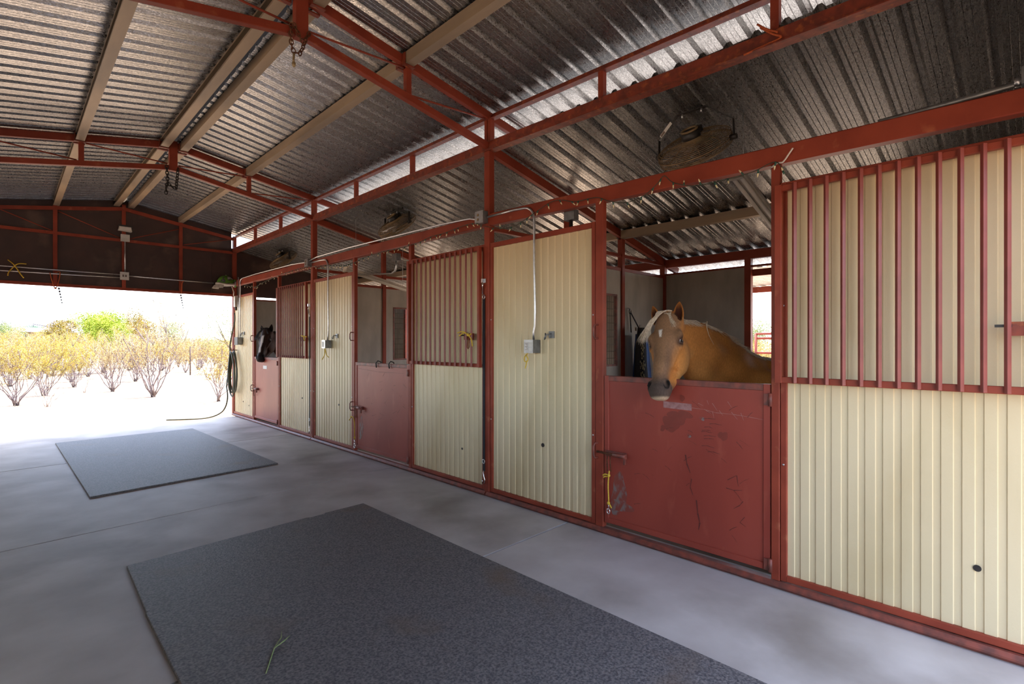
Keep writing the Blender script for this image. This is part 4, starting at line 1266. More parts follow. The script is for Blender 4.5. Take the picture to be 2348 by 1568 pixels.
# ================================================================ hay bag in the palomino stall
bg = thing('hay_bag', 'blue bag with a black hay net hung on the grey partition', 'hay bag', (5.86, 3.72, 1.0))
def bagshape(cx, cy, w, d, z0, z1, n=16, pinch=.35, seed=0):
    rr = random.Random(seed)
    m = MB()
    vs, fs = [], []
    lv = 10
    for j in range(lv + 1):
        f = j / lv
        z = z0 + (z1 - z0) * f
        k = (1 - (1 - pinch) * f ** 1.5) * (.9 + .1 * math.sin(math.pi * f))
        for i in range(n):
            a = 2 * math.pi * i / n
            kk = k * (1 + .07 * math.sin(3 * a + 5 * f + seed) + rr.uniform(-.03, .03))
            vs.append((cx + w * kk * math.cos(a), cy + d * kk * math.sin(a), z))
    for j in range(lv):
        for i in range(n):
            fs.append((j * n + i, j * n + (i + 1) % n, (j + 1) * n + (i + 1) % n, (j + 1) * n + i))
    fs += [tuple(range(n))[::-1], tuple(range(lv * n, lv * n + n))]
    return m.add(vs, fs, 0, True)
part('blue_sack', bagshape(5.93, 3.64, .15, .125, .70, 1.62, seed=2, pinch=.6), 'bag_blue', bg)
part('black_net', bagshape(5.83, 3.585, .095, .10, .72, 1.70, seed=5, pinch=.5), 'dark_net', bg)
M('net_hay', rgb(160, 150, 120), rgb(110, 104, 84), scale=40, rough=.9)
hm = MB()
rr = random.Random(4)
for i in range(90):
    z = rr.uniform(.85, 1.6); a = math.radians(rr.gauss(222, 11))
    f = (z - .72) / .98
    k = (1 - .5 * f ** 1.5) * (.9 + .1 * math.sin(math.pi * f)) * 1.04
    p = Vector((5.83 + .095 * k * math.cos(a), 3.585 + .10 * k * math.sin(a), z))
    n = Vector((math.cos(a), math.sin(a), 0))
    hm.bar(p, p + Vector((0, 0, rr.uniform(.012, .04))), .009, .006, up=n)
part('hay_in_net', hm, 'net_hay', bg, kind='stuff')
part('strap', MB().bar((5.78, 3.70, 1.64), (5.83, 3.75, 1.90), .02, .005, up=(0, 1, 0)), 'black_strap', bg)
part('strap', MB().bar((5.93, 3.68, 1.70), (5.85, 3.75, 1.90), .02, .005, up=(0, 1, 0)), 'black_strap', bg)
part('ring', MB().tube([(5.84 + .022 * math.cos(a), 3.755, 1.915 + .03 * math.sin(a)) for a in [i * math.pi / 6 for i in range(12)]], .006, 6, closed=True), 'black_metal', bg)
part('buckle', MB().box(5.91, 5.945, 3.65, 3.66, 1.68, 1.74), 'chrome', bg)
part('buckle', MB().box(5.80, 5.83, 3.65, 3.66, 1.66, 1.71), 'chrome', bg)
part('hook', MB().tube([(5.84, 3.79, 1.96), (5.84, 3.75, 1.95), (5.84, 3.75, 1.925)], .006, 6), 'galv', bg)
# ================================================================ horses (one continuous sculpted body each)
HP = Vector((3.545, 1.940, 1.672))            # poll of the palomino
HA = (Vector((3.215, 1.838, 1.118)) - HP).normalized()
HF = Vector((-.993, -.11, 0)).normalized()
LS = 1.13                                     # breadth of the head
HB = (HF - HA * HF.dot(HA)).normalized()      # out of the forehead
HL = HB.cross(HA) * -1                        # horse's left
if HL.dot(Vector((.28, -.96, 0))) < 0: HL = -HL
def hw(a, b, l):
    return HP + HA * a + HB * b + HL * (l * LS)
BD = Vector((.963, -.27, 0)).normalized()     # tailwards
BN = Vector((.27, .963, 0)).normalized()      # horse's right

class Field:
    def __init__(s, xs, ys, zs):
        s.xs, s.ys, s.zs = [np.asarray(q, np.float32) for q in (xs, ys, zs)]
        s.D = np.full((len(xs), len(ys), len(zs)), 1.0, np.float32)
    def region(s, lo, hi):
        sl = []
        for ax, l, h in zip((s.xs, s.ys, s.zs), lo, hi):
            i0 = max(0, np.searchsorted(ax, l) - 1); i1 = min(len(ax), np.searchsorted(ax, h) + 1)
            if i1 <= i0: return None
            sl.append(slice(i0, i1))
        return tuple(sl)
    def op(s, fn, lo, hi, k, sub=False):
        R = s.region([q - .09 for q in lo], [q + .09 for q in hi])
        if R is None: return
        X, Y, Z = np.meshgrid(s.xs[R[0]], s.ys[R[1]], s.zs[R[2]], indexing='ij')
        d = fn(X, Y, Z)
        e = s.D[R]
        if sub:
            d = -d
            h = np.clip(.5 - .5 * (e - d) / k, 0, 1)
            s.D[R] = e * (1 - h) + d * h + k * h * (1 - h)
        else:
            h = np.clip(.5 + .5 * (e - d) / k, 0, 1)
            s.D[R] = e * (1 - h) + d * h - k * h * (1 - h)
    def cone(s, p, q, r0, r1, k=.03, sub=False):
        p, q = Vector(p), Vector(q)
        u = q - p; L2 = u.length_squared
        def fn(X, Y, Z):
            t = np.clip(((X - p.x) * u.x + (Y - p.y) * u.y + (Z - p.z) * u.z) / L2, 0, 1)
            return np.sqrt((X - p.x - u.x * t) ** 2 + (Y - p.y - u.y * t) ** 2 + (Z - p.z - u.z * t) ** 2) - (r0 + (r1 - r0) * t)
        m = max(r0, r1)
        s.op(fn, [min(p[i], q[i]) - m for i in range(3)], [max(p[i], q[i]) + m for i in range(3)], k, sub)
    def ell(s, c, r, A, k=.03, sub=False):
        c = Vector(c)
        if A[2] is HL: r = (r[0], r[1], r[2] * LS)
        def fn(X, Y, Z):
            x, y, z = X - c.x, Y - c.y, Z - c.z
            u = [(x * a.x + y * a.y + z * a.z) / rr_ for a, rr_ in zip(A, r)]
            k0 = np.sqrt(u[0] ** 2 + u[1] ** 2 + u[2] ** 2) + 1e-6
            k1 = np.sqrt((u[0] / r[0]) ** 2 + (u[1] / r[1]) ** 2 + (u[2] / r[2]) ** 2) + 1e-6
            return k0 * (k0 - 1) / k1
        m = max(r)
        s.op(fn, [c[i] - m for i in range(3)], [c[i] + m for i in range(3)], k, sub)
    def mesh(s):
        D = s.D; S = D < 0
        nx, ny, nz = D.shape
        c = [S[i:nx - 1 + i, j:ny - 1 + j, k:nz - 1 + k] for i in (0, 1) for j in (0, 1) for k in (0, 1)]
        cnt = sum(q.astype(np.int8) for q in c)
        act = np.argwhere((cnt > 0) & (cnt < 8))
        vid = np.full((nx - 1, ny - 1, nz - 1), -1, np.int32)
        vid[act[:, 0], act[:, 1], act[:, 2]] = np.arange(len(act))
        off = np.array([(i, j, k) for i in (0, 1) for j in (0, 1) for k in (0, 1)])
        val = np.stack([D[act[:, 0] + o[0], act[:, 1] + o[1], act[:, 2] + o[2]] for o in off], 1)
        acc = np.zeros((len(act), 3), np.float64); n = np.zeros(len(act))
        for i in range(8):
            for ax in range(3):
                if off[i][ax] == 0:
                    o2 = off[i].copy(); o2[ax] = 1
                    j = int(o2[0] * 4 + o2[1] * 2 + o2[2])
                    a, b = val[:, i], val[:, j]
                    m = (a < 0) != (b < 0)
                    t = np.where(m, a / np.where(m, a - b, 1), 0)
                    p = off[i][None, :] + t[:, None] * (o2 - off[i])[None, :]
                    acc[m] += p[m]; n[m] += 1
        pos = act + acc / n[:, None]
        def co(ax, q):
            i = np.floor(q).astype(int).clip(0, len(ax) - 2); f = q - i
            return ax[i] * (1 - f) + ax[i + 1] * f
        V = np.stack([co(s.xs, pos[:, 0]), co(s.ys, pos[:, 1]), co(s.zs, pos[:, 2])], 1)
        F = []
        for ax in range(3):
            a = [slice(None)] * 3; b = [slice(None)] * 3
            a[ax] = slice(0, -1); b[ax] = slice(1, None)
            s0, s1 = S[tuple(a)], S[tuple(b)]
            ed = np.argwhere(s0 != s1)
            o1, o2 = [(1, 2), (2, 0), (0, 1)][ax]
            ok = (ed[:, o1] > 0) & (ed[:, o2] > 0) & (ed[:, o1] < D.shape[o1] - 1) & (ed[:, o2] < D.shape[o2] - 1)
            ed = ed[ok]
            q = []
            for d1, d2 in ((-1, -1), (0, -1), (0, 0), (-1, 0)):
                e = ed.copy(); e[:, o1] += d1; e[:, o2] += d2
                q.append(vid[e[:, 0], e[:, 1], e[:, 2]])
            q = np.stack(q, 1)
            fl = s0[ed[:, 0], ed[:, 1], ed[:, 2]]
            q[~fl] = q[~fl][:, ::-1]
            F.append(q)
        return V, np.concatenate(F)

def spaced(lo, f0, f1, hi, fine, coarse):
    return np.concatenate([np.arange(lo, f0, coarse), np.arange(f0, f1, fine), np.arange(f1, hi, coarse)])

def sculpt():
    fx = spaced(3.09, 3.09, 3.80, 6.22, .0062, .02)
    fy = spaced(.98, 1.70, 2.12, 2.26, .0062, .02)
    fz = spaced(-.08, 1.04, 1.86, 1.92, .0062, .02)
    F = Field(fx, fy, fz)
    H = (HA, HB, HL)
    # neck and body first
    crest = [Vector((3.58, 1.93, 1.60)), Vector((3.86, 1.862, 1.585)), Vector((4.10, 1.800, 1.515)), Vector((4.30, 1.744, 1.400)), Vector((4.47, 1.695, 1.310)), Vector((4.72, 1.622, 1.262))]
    cr = [.070, .066, .066, .068, .076, .095]
    for i in range(5): F.cone(crest[i], crest[i + 1], cr[i], cr[i + 1], .05)
    mid = [Vector((3.62, 1.92, 1.50)), Vector((3.92, 1.846, 1.42)), Vector((4.18, 1.776, 1.30)), Vector((4.44, 1.70, 1.16))]
    mr = [.088, .105, .130, .17]
    for i in range(3): F.cone(mid[i], mid[i + 1], mr[i], mr[i + 1], .08)
    thr = [Vector((3.63, 1.915, 1.42)), Vector((3.84, 1.866, 1.28)), Vector((4.05, 1.812, 1.13)), Vector((4.28, 1.748, .98))]
    tr = [.070, .085, .115, .19]
    for i in range(3): F.cone(thr[i], thr[i + 1], tr[i], tr[i + 1], .08)
    def bp(s, n, z): return Vector((4.45, 1.685, 0)) + BD * s + BN * n + Vector((0, 0, z))
    F.cone(bp(0, 0, .98), bp(.55, 0, .95), .265, .295, .08)
    F.cone(bp(.55, 0, .95), bp(1.15, 0, 1.01), .295, .265, .08)
    F.cone(bp(.25, 0, 1.20), bp(1.15, 0, 1.14), .12, .15, .08)
    F.cone(bp(1.1, 0, 1.05), bp(1.42, 0, .98), .25, .17, .08)
    for sg in (-1, 1):
        F.ell(bp(.05, sg * .15, .98), (.22, .11, .28), (BD, BN, Vector((0, 0, 1))), .06)
        F.cone(bp(.02, sg * .16, .82), bp(.03, sg * .15, .45), .10, .055, .05)
        F.cone(bp(.03, sg * .15, .45), bp(.04, sg * .15, .15), .050, .038, .03)
        F.cone(bp(.04, sg * .15, .15), bp(-.01, sg * .15, .06), .042, .045, .03)
        F.cone(bp(-.01, sg * .15, .05), bp(-.02, sg * .15, .02), .055, .062, .01)
        F.ell(bp(1.22, sg * .13, .92), (.24, .14, .30), (BD, BN, Vector((0, 0, 1))), .06)
        F.cone(bp(1.12, sg * .16, .80), bp(1.40, sg * .16, .50), .13, .060, .05)
        F.cone(bp(1.40, sg * .16, .50), bp(1.34, sg * .16, .16), .052, .038, .03)
        F.cone(bp(1.34, sg * .16, .16), bp(1.29, sg * .16, .06), .042, .045, .03)
        F.cone(bp(1.29, sg * .16, .05), bp(1.28, sg * .16, .02), .055, .062, .01)
    # head
    F.ell(hw(.05, -.02, 0), (.11, .092, .092), H, .03)
    F.ell(hw(.19, .004, 0), (.13, .056, .101), H, .04)
    F.cone(hw(.02, -.01, 0), hw(.20, -.005, 0), .086, .080, .04)
    F.cone(hw(.18, -.005, 0), hw(.40, .014, 0), .082, .060, .03)
    F.cone(hw(.40, .014, 0), hw(.57, .008, 0), .058, .056, .03)
    F.cone(hw(.16, -.06, 0), hw(.46, -.035, 0), .078, .046, .03)
    for g in (-1, 1):
        F.ell(hw(.255, -.108, g * .062), (.140, .118, .046), H, .025)
        F.cone(hw(.33, -.165, g * .048), hw(.55, -.054, g * .026), .036, .033, .025)
        F.cone(hw(.27, -.004, g * .084), hw(.40, -.004, g * .056), .013, .010, .018)
        F.ell(hw(.172, .026, g * .094), (.048, .024, .022), H, .03)
        F.ell(hw(.228, -.006, g * .100), (.036, .020, .014), H, .015)
    F.ell(hw(.580, -.004, 0), (.070, .060, .074), H, .025)
    F.ell(hw(.622, -.008, 0), (.034, .046, .058), H, .02)
    F.ell(hw(.600, -.060, 0), (.036, .026, .042), H, .02)
    F.cone(hw(.52, -.05, 0), hw(.60, -.055, 0), .034, .028, .02)
    for g in (-1, 1):
        F.ell(hw(.566, .032, g * .052), (.042, .024, .024), H, .012)
        F.ell(hw(.205, .013, g * .108), (.022, .018, .016), H, .014, sub=True)
        A = (HA * .90 + HB * -.35 + HL * g * .22).normalized()
        N = (HB * .66 + HL * g * .75).normalized(); N = (N - A * N.dot(A)).normalized()
        F.ell(hw(.565, .048, g * .062), (.034, .032, .0185), (A, N, A.cross(N)), .006, sub=True)
    # mouth line
    for g in (-1, 1):
        F.cone(hw(.648, -.042, 0), hw(.545, -.040, g * .074), .004, .006, .006, sub=True)
    # temple hollows
    for g in (-1, 1):
        F.ell(hw(.115, .070, g * .068), (.022, .014, .012), H, .02, sub=True)
    # ears: flattened cones, cupped towards the front
    for g in (-1, 1):
        base = hw(.012, -.005, .060 if g > 0 else -.080); tip = hw(-.150, .018, .062 if g > 0 else -.128)
        ax = (tip - base).normalized(); fr = (HB * .9 + HL * g * .35); fr = (fr - ax * fr.dot(ax)).normalized(); sd = ax.cross(fr)
        Lr = (tip - base).length
        def ear(X, Y, Z, base=base, ax=ax, fr=fr, sd=sd, Lr=Lr, inner=False):
            x, y, z = X - base.x, Y - base.y, Z - base.z
            t = (x * ax.x + y * ax.y + z * ax.z) / Lr
            f = x * fr.x + y * fr.y + z * fr.z
            w = x * sd.x + y * sd.y + z * sd.z
            tt = np.clip(t, 0, 1)
            wd = .036 * np.power(np.clip(np.sin(np.pi * (.30 + .70 * tt)), 1e-4, 1), .8) + .003
            dp = wd * .62
            if inner:
                wd = wd * .74; dp = dp * .85; f = f - .016
            q = np.sqrt((w / wd) ** 2 + (f / dp) ** 2) - 1
            d = q * np.minimum(wd, dp)
            return np.maximum(d, np.maximum(-t, t - (1 if not inner else .93)) * Lr * .7)
        m = .06
        lo = [min(base[i], tip[i]) - m for i in range(3)]; hi = [max(base[i], tip[i]) + m for i in range(3)]
        F.op(ear, lo, hi, .012)
        def scoop(X, Y, Z, e=ear):
            return e(X, Y, Z, inner=True)
        F.op(scoop, hw(-.02, .02, g * .06), tip, .006, sub=True) if False else F.op(scoop, lo, hi, .006, sub=True)
    V, Q = F.mesh()
    # one light smoothing pass
    e = np.concatenate([Q[:, [0, 1]], Q[:, [1, 2]], Q[:, [2, 3]], Q[:, [3, 0]]])
    for _ in range(2):
        sm = np.zeros_like(V); n = np.zeros(len(V))
        np.add.at(sm, e[:, 0], V[e[:, 1]]); np.add.at(n, e[:, 0], 1)
        np.add.at(sm, e[:, 1], V[e[:, 0]]); np.add.at(n, e[:, 1], 1)
        V = V * .5 + .5 * sm / np.maximum(n, 1)[:, None]
    return V, Q
HV, HQ = sculpt()
rel = HV - np.array(HP)
la, lb, ll = [rel @ np.array(q) for q in (HA, HB, HL / LS)]

def ss(x, a, b):
    t = np.clip((x - a) / (b - a), 0, 1); return t * t * (3 - 2 * t)
def mixc(C, col, f):
    return C * (1 - f[:, None]) + np.array(col)[None, :] * f[:, None]
rng = np.random.default_rng(2)
headmask = (la > -.02) & (np.abs(ll) < .14) & (lb > -.24) & (lb < .13) & (HV[:, 0] < 3.86)
def coat(base, shade, muzzle, lip, star, pal):
    C = np.tile(np.array(base), (len(HV), 1))
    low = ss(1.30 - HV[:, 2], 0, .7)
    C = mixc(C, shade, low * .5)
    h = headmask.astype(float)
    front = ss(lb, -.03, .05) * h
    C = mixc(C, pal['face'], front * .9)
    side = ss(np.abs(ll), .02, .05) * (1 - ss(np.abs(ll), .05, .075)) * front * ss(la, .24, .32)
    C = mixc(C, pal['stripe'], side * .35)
    C = mixc(C, pal['cheek'], h * ss(-lb, .03, .12) * ss(la, .12, .2) * (1 - ss(la, .4, .5)) * .5)
    C = mixc(C, muzzle, h * ss(la, .46, .58) * .95)
    C = mixc(C, lip, h * ss(la + .35 * -lb, .632, .652) * .85)
    d = np.sqrt(((la - .205) / 1.3) ** 2 + (lb - .016) ** 2 + (np.abs(ll) - .103) ** 2)
    C = mixc(C, pal['eye'], h * (1 - ss(d, .020, .046)) * .9)
    # ears: own tone, then shade of the cup painted in dark
    earm = (la < -.015) & (lb > -.06) & (np.abs(ll) > .03) & (HV[:, 0] < 3.80) & (HV[:, 2] > 1.66)
    C = mixc(C, pal['ear'], earm.astype(float) * .7)
    for g in (-1, 1):
        base = hw(.012, -.005, .060 if g > 0 else -.080); tip = hw(-.150, .018, .062 if g > 0 else -.128)
        ax = (tip - base).normalized(); fr = (HB * .9 + HL * g * .35); fr = (fr - ax * fr.dot(ax)).normalized(); sd = ax.cross(fr)
        q = HV - np.array(base)
        t = (q @ np.array(ax)) / (tip - base).length; f = q @ np.array(fr); w = q @ np.array(sd)
        wd = .036 * np.power(np.clip(np.sin(np.pi * (.30 + .70 * np.clip(t, 0, 1))), 1e-4, 1), .8) + .003
        ins = (1 - ss(np.abs(w) / wd, .55, .88)) * ss(f, -.012, -.004) * (t > -.1) * (t < .95) * (np.abs(w) < .05) * (np.abs(f) < .05)
        C = mixc(C, pal['ear_shade'], ins * (1 - ss(t, .55, .95) * .6))
    # dark nostril pits
    A_, N_ = .57, .040
    dn = np.sqrt(((la - .568) / 1.7) ** 2 + (lb - .043) ** 2 + (np.abs(ll) - .060) ** 2)
    C = mixc(C, (.012, .009, .008), h * (1 - ss(dn, .016, .024)))
    C = mixc(C, (.03, .022, .02), h * (1 - ss(np.abs(lb + .040), .002, .006)) * ss(la, .56, .58) * .8)
    if star == 'star':
        q = np.maximum(np.abs(la - .165) / .035, np.abs(ll + .012 - (la - .165) * .15) / (.012 * (1.2 - (la - .13) * 9)).clip(.004, .03))
        C = mixc(C, rgb(226, 214, 200), h * ss(lb, .02, .05) * (1 - ss(q, .7, 1.15)))
    else:
        q = np.abs(ll + .004) / np.where(la < .3, .024, .018)
        C = mixc(C, rgb(222, 210, 204), h * ss(lb, .02, .04) * (1 - ss(q, .8, 1.1)) * ss(la, .12, .16) * (1 - ss(la, .47, .52)))
    legs = ss(.55 - HV[:, 2], 0, .15)
    C = mixc(C, pal['leg'], legs * .8)
    return np.clip(C, 0, 1)

def M_coat(name, rough, nvar):
    m = bpy.data.materials.new(name)
    m.use_nodes = True
    nt = m.node_tree; bs = nt.nodes['Principled BSDF']
    at = nt.nodes.new('ShaderNodeAttribute'); at.attribute_name = 'coat'
    tc = nt.nodes.new('ShaderNodeTexCoord')
    mp = nt.nodes.new('ShaderNodeMapping'); mp.inputs['Scale'].default_value = (1, 1, .4)
    n = nt.nodes.new('ShaderNodeTexNoise'); n.inputs['Scale'].default_value = 120; n.inputs['Detail'].default_value = 5
    nt.links.new(tc.outputs['Object'], mp.inputs['Vector']); nt.links.new(mp.outputs['Vector'], n.inputs['Vector'])
    mr = nt.nodes.new('ShaderNodeMapRange'); mr.inputs['From Min'].default_value = .3; mr.inputs['From Max'].default_value = .7
    mr.inputs['To Min'].default_value = 1 - nvar; mr.inputs['To Max'].default_value = 1 + nvar
    nt.links.new(n.outputs['Fac'], mr.inputs['Value'])
    vm = nt.nodes.new('ShaderNodeVectorMath'); vm.operation = 'SCALE'
    nt.links.new(at.outputs['Color'], vm.inputs[0]); nt.links.new(mr.outputs['Result'], vm.inputs['Scale'])
    nt.links.new(vm.outputs['Vector'], bs.inputs['Base Color'])
    bs.inputs['Roughness'].default_value = rough
    bs.inputs['Sheen Weight'].default_value = .05
    bs.inputs['Sheen Roughness'].default_value = .4
    bs.inputs['Specular IOR Level'].default_value = .15
    b = nt.nodes.new('ShaderNodeBump'); b.inputs['Strength'].default_value = .12; b.inputs['Distance'].default_value = .001
    nt.links.new(n.outputs['Fac'], b.inputs['Height']); nt.links.new(b.outputs['Normal'], bs.inputs['Normal'])
    MATS[name] = m
M_coat('coat_gold', .68, .16)
M_coat('coat_brown', .6, .2)
M('eye_dark', rgb(22, 14, 12), rough=.06, spec=.8)
M('eye_white', rgb(214, 176, 164), rough=.15)
M('lid_dark', rgb(70, 52, 44), rough=.5)
M('mane_cream', rgb(222, 206, 184), rgb(190, 168, 140), scale=60, rough=.5)
M('mane_black', rgb(34, 24, 20), rgb(24, 17, 15), scale=60, rough=.5)

def strand(m, pts, r, n=4):
    P = catmull(pts, 3)
    k = len(P)
    m.tube(P, [r * (1 - .85 * (i / (k - 1)) ** 1.5) for i in range(k)], n)
def horse(name, label, shift, cols, coatmat, manemat, star, pal, turn=0.0):
    off = Vector(shift)
    root = thing(name, label, 'horse', tuple(Vector((5.0, 1.55, -.02)) + off))
    me = bpy.data.meshes.new('body')
    c = np.array(WLOC[root.name])
    me.from_pydata([tuple(p) for p in (HV + np.array(off) - c)], [], HQ.tolist())
    me.materials.append(MATS[coatmat])
    me.polygons.foreach_set('use_smooth', [True] * len(me.polygons))
    at = me.color_attributes.new('coat', 'FLOAT_COLOR', 'POINT')
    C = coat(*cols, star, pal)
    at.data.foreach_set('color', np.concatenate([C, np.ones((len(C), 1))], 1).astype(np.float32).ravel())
    me.update()
    ob = bpy.data.objects.new('body', me); COL.objects.link(ob); ob.parent = root; WLOC[ob.name] = Vector(c)
    for g in (-1, 1):
        e = hw(.205, .012, g * .0915) + off
        ax = (HL * g * .85 + HB * .5).normalized()
        t1 = (HA - ax * HA.dot(ax)).normalized(); t2 = ax.cross(t1)
        ey = part('eye', MB().ball(e, (.023, .019, .0205), 16, 12, ax=(t2, t1, ax)), 'eye_dark', root)
        ring = [e + ax * (.0105 - .004 * abs(math.cos(q))) + t2 * (.0235 * math.cos(q)) + t1 * (.0150 * math.sin(q)) for q in [i * math.pi / 9 for i in range(18)]]
        part('eyelid', MB().tube(ring, .0072, 8, closed=True), 'lid_dark', ey)
        f = -1 if t2.dot(HB) < 0 else 1
        part('sclera', MB().ball(e + ax * .0165 + t2 * f * .0085 + t1 * -.001, (.0075, .006, .0055), 8, 6, ax=(t2, t1, ax)), 'eye_white', ey)
    # forelock and mane
    r = random.Random(8)
    fl = MB()
    for i in range(95):
        s = r.uniform(-.035, .03); e = r.gauss(0, .008); f = r.uniform(.8, 1.08); k = r.uniform(0, .007)
        strand(fl, [hw(-.045 + r.uniform(-.01, .01), .040, s) + off, hw(-.035, .076 + k, s - .025) + off, hw(.030 * f, .078 + k, -.070 + e) + off, hw(.085 * f, .066 + k, -.104 + e) + off, hw(.150 * f, .040 + k, -.130 + e * 2.2) + off, hw(.19 * f, .02 + k, -.142 + e * 3) + off], r.uniform(.0014, .0026))
    for i in range(30):
        s = r.uniform(-.02, .03); e = r.gauss(0, .006); f = r.uniform(.7, 1.05)
        strand(fl, [hw(-.04, .045, s) + off, hw(-.015, .073, s + .01) + off, hw(.045 * f, .072 + r.uniform(0, .006), .038 + e) + off, hw(.115 * f, .064 + r.uniform(0, .006), .070 + e) + off], r.uniform(.0016, .003))
    part('forelock', fl, manemat, root)
    mn = MB()
    cl = [(3.58, 1.94, 1.672), (3.72, 1.90, 1.666), (3.86, 1.862, 1.652), (4.10, 1.800, 1.580), (4.30, 1.744, 1.483), (4.47, 1.695, 1.401), (4.72, 1.622, 1.356), (4.85, 1.585, 1.345)]
    cc = catmull(cl, 8)
    for i in range(620):
        p = Vector(cc[r.randrange(1, len(cc))]) + off + Vector((r.uniform(-.012, .012), r.uniform(-.006, .006), -.010))
        L = r.uniform(.10, .22)
        near = r.random() < .34
        sd = BN * (-1 if near else 1)
        if near: L *= r.uniform(.12, .3)
        up = r.uniform(.008, .026)
        dx = BD * (r.uniform(.04, .12) if near else r.uniform(-.03, .05))
        strand(mn, [p, p + Vector((0, 0, up)) + sd * .015, p + sd * ((.03 if near else .055) + r.uniform(0, .02)) + Vector((0, 0, up * .3 - L * .25)) + dx * .4, p + sd * ((.055 if near else .085) + r.uniform(0, .02)) + Vector((0, 0, -L)) + dx], r.uniform(.002, .004))
    lp = [(3.845, 1.80, 1.655), (3.82, 1.775, 1.665), (3.80, 1.768, 1.625), (3.82, 1.760, 1.56), (3.87, 1.745, 1.49)]
    strand(mn, [Vector((3.87, 1.86, 1.655)) + off] + [Vector(q) + off for q in lp], .0045)
    part('mane', mn, manemat, root)
    tl = MB()
    tb = Vector((4.45, 1.685, 1.12)) + BD * 1.50 + off
    for i in range(60):
        q = Vector((r.gauss(0, .02), r.gauss(0, .02), 0))
        strand(tl, [tb + q * .4, tb + BD * .10 + Vector((0, 0, .0)) + q * .5, tb + BD * .14 + Vector((0, 0, -.3)) + q * 1.6, tb + BD * .13 + Vector((0, 0, -.75)) + q * 2.2], .006)
    part('tail', tl, manemat, root)
    if turn:
        pv = HP + off
        d = Vector(root.location) - pv
        root.location = pv + Matrix.Rotation(turn, 3, 'Z') @ d
        root.rotation_euler.z = turn
    return root
G = dict(face=rgb(128, 98, 74), stripe=rgb(80, 64, 58), cheek=rgb(196, 142, 84), eye=rgb(62, 44, 36), ear=rgb(168, 100, 44), ear_shade=rgb(58, 28, 14), leg=rgb(206, 184, 150))
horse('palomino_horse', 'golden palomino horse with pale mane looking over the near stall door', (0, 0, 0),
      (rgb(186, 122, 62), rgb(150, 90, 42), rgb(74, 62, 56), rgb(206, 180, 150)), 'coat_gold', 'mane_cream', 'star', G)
K = dict(face=rgb(52, 34, 28), stripe=rgb(38, 26, 22), cheek=rgb(74, 46, 32), eye=rgb(24, 17, 15), ear=rgb(40, 27, 22), ear_shade=rgb(18, 12, 10), leg=rgb(34, 24, 20))
horse('bay_horse', 'dark brown horse with a white blaze leaning over the far stall door', (0.0, 8.33, .05),
      (rgb(66, 42, 32), rgb(46, 30, 24), rgb(30, 22, 20), rgb(70, 56, 50)), 'coat_brown', 'mane_black', 'blaze', K, math.radians(33))
# ================================================================ desert outside the far opening
ZG = -.05
def leaf_mat(name, c1, c2, c3, sc=2.2):
    M(name, c1, c2, scale=sc, rough=.7, lo=.4, hi=.6, c3=c3, c3scale=sc * 2.3, c3lo=.52, c3hi=.66, spec=.2)
leaf_mat('leaf_yellow', rgb(168, 146, 56), rgb(150, 136, 58), rgb(172, 144, 76))
leaf_mat('leaf_tan', rgb(172, 150, 96), rgb(160, 142, 98), rgb(168, 144, 78))
leaf_mat('leaf_lime', rgb(140, 156, 48), rgb(122, 140, 44), rgb(156, 162, 64), 1.0)
leaf_mat('leaf_olive', rgb(128, 112, 44), rgb(106, 92, 34), rgb(150, 124, 48), 1.0)
leaf_mat('leaf_grey', rgb(128, 142, 96), rgb(112, 126, 84), rgb(150, 150, 88), 1.2)
M('twig', rgb(140, 126, 126), rgb(88, 76, 76), scale=7, rough=.8)
M('twig_dark', rgb(88, 68, 56), rgb(62, 48, 42), scale=7, rough=.8)
def leaves_mesh(name, pts, size, mat, seed):
    r = np.random.default_rng(seed)
    P = np.asarray(pts, float); n = len(P)
    u = r.normal(size=(n, 3)); u /= np.linalg.norm(u, axis=1)[:, None]
    w = r.normal(size=(n, 3)); w -= u * (u * w).sum(1)[:, None]; w /= np.linalg.norm(w, axis=1)[:, None]
    k = np.cross(u, w)
    s = (size * r.uniform(.6, 1.35, n))[:, None]
    V = np.stack([P - u * s, P + w * s * .42 + k * s * .12, P + u * s, P - w * s * .42 + k * s * .12], 1).reshape(-1, 3)
    F = np.arange(4 * n).reshape(n, 4)
    me = bpy.data.meshes.new(name)
    me.from_pydata(V.tolist(), [], F.tolist())
    me.materials.append(MATS[mat]); me.update()
    return me
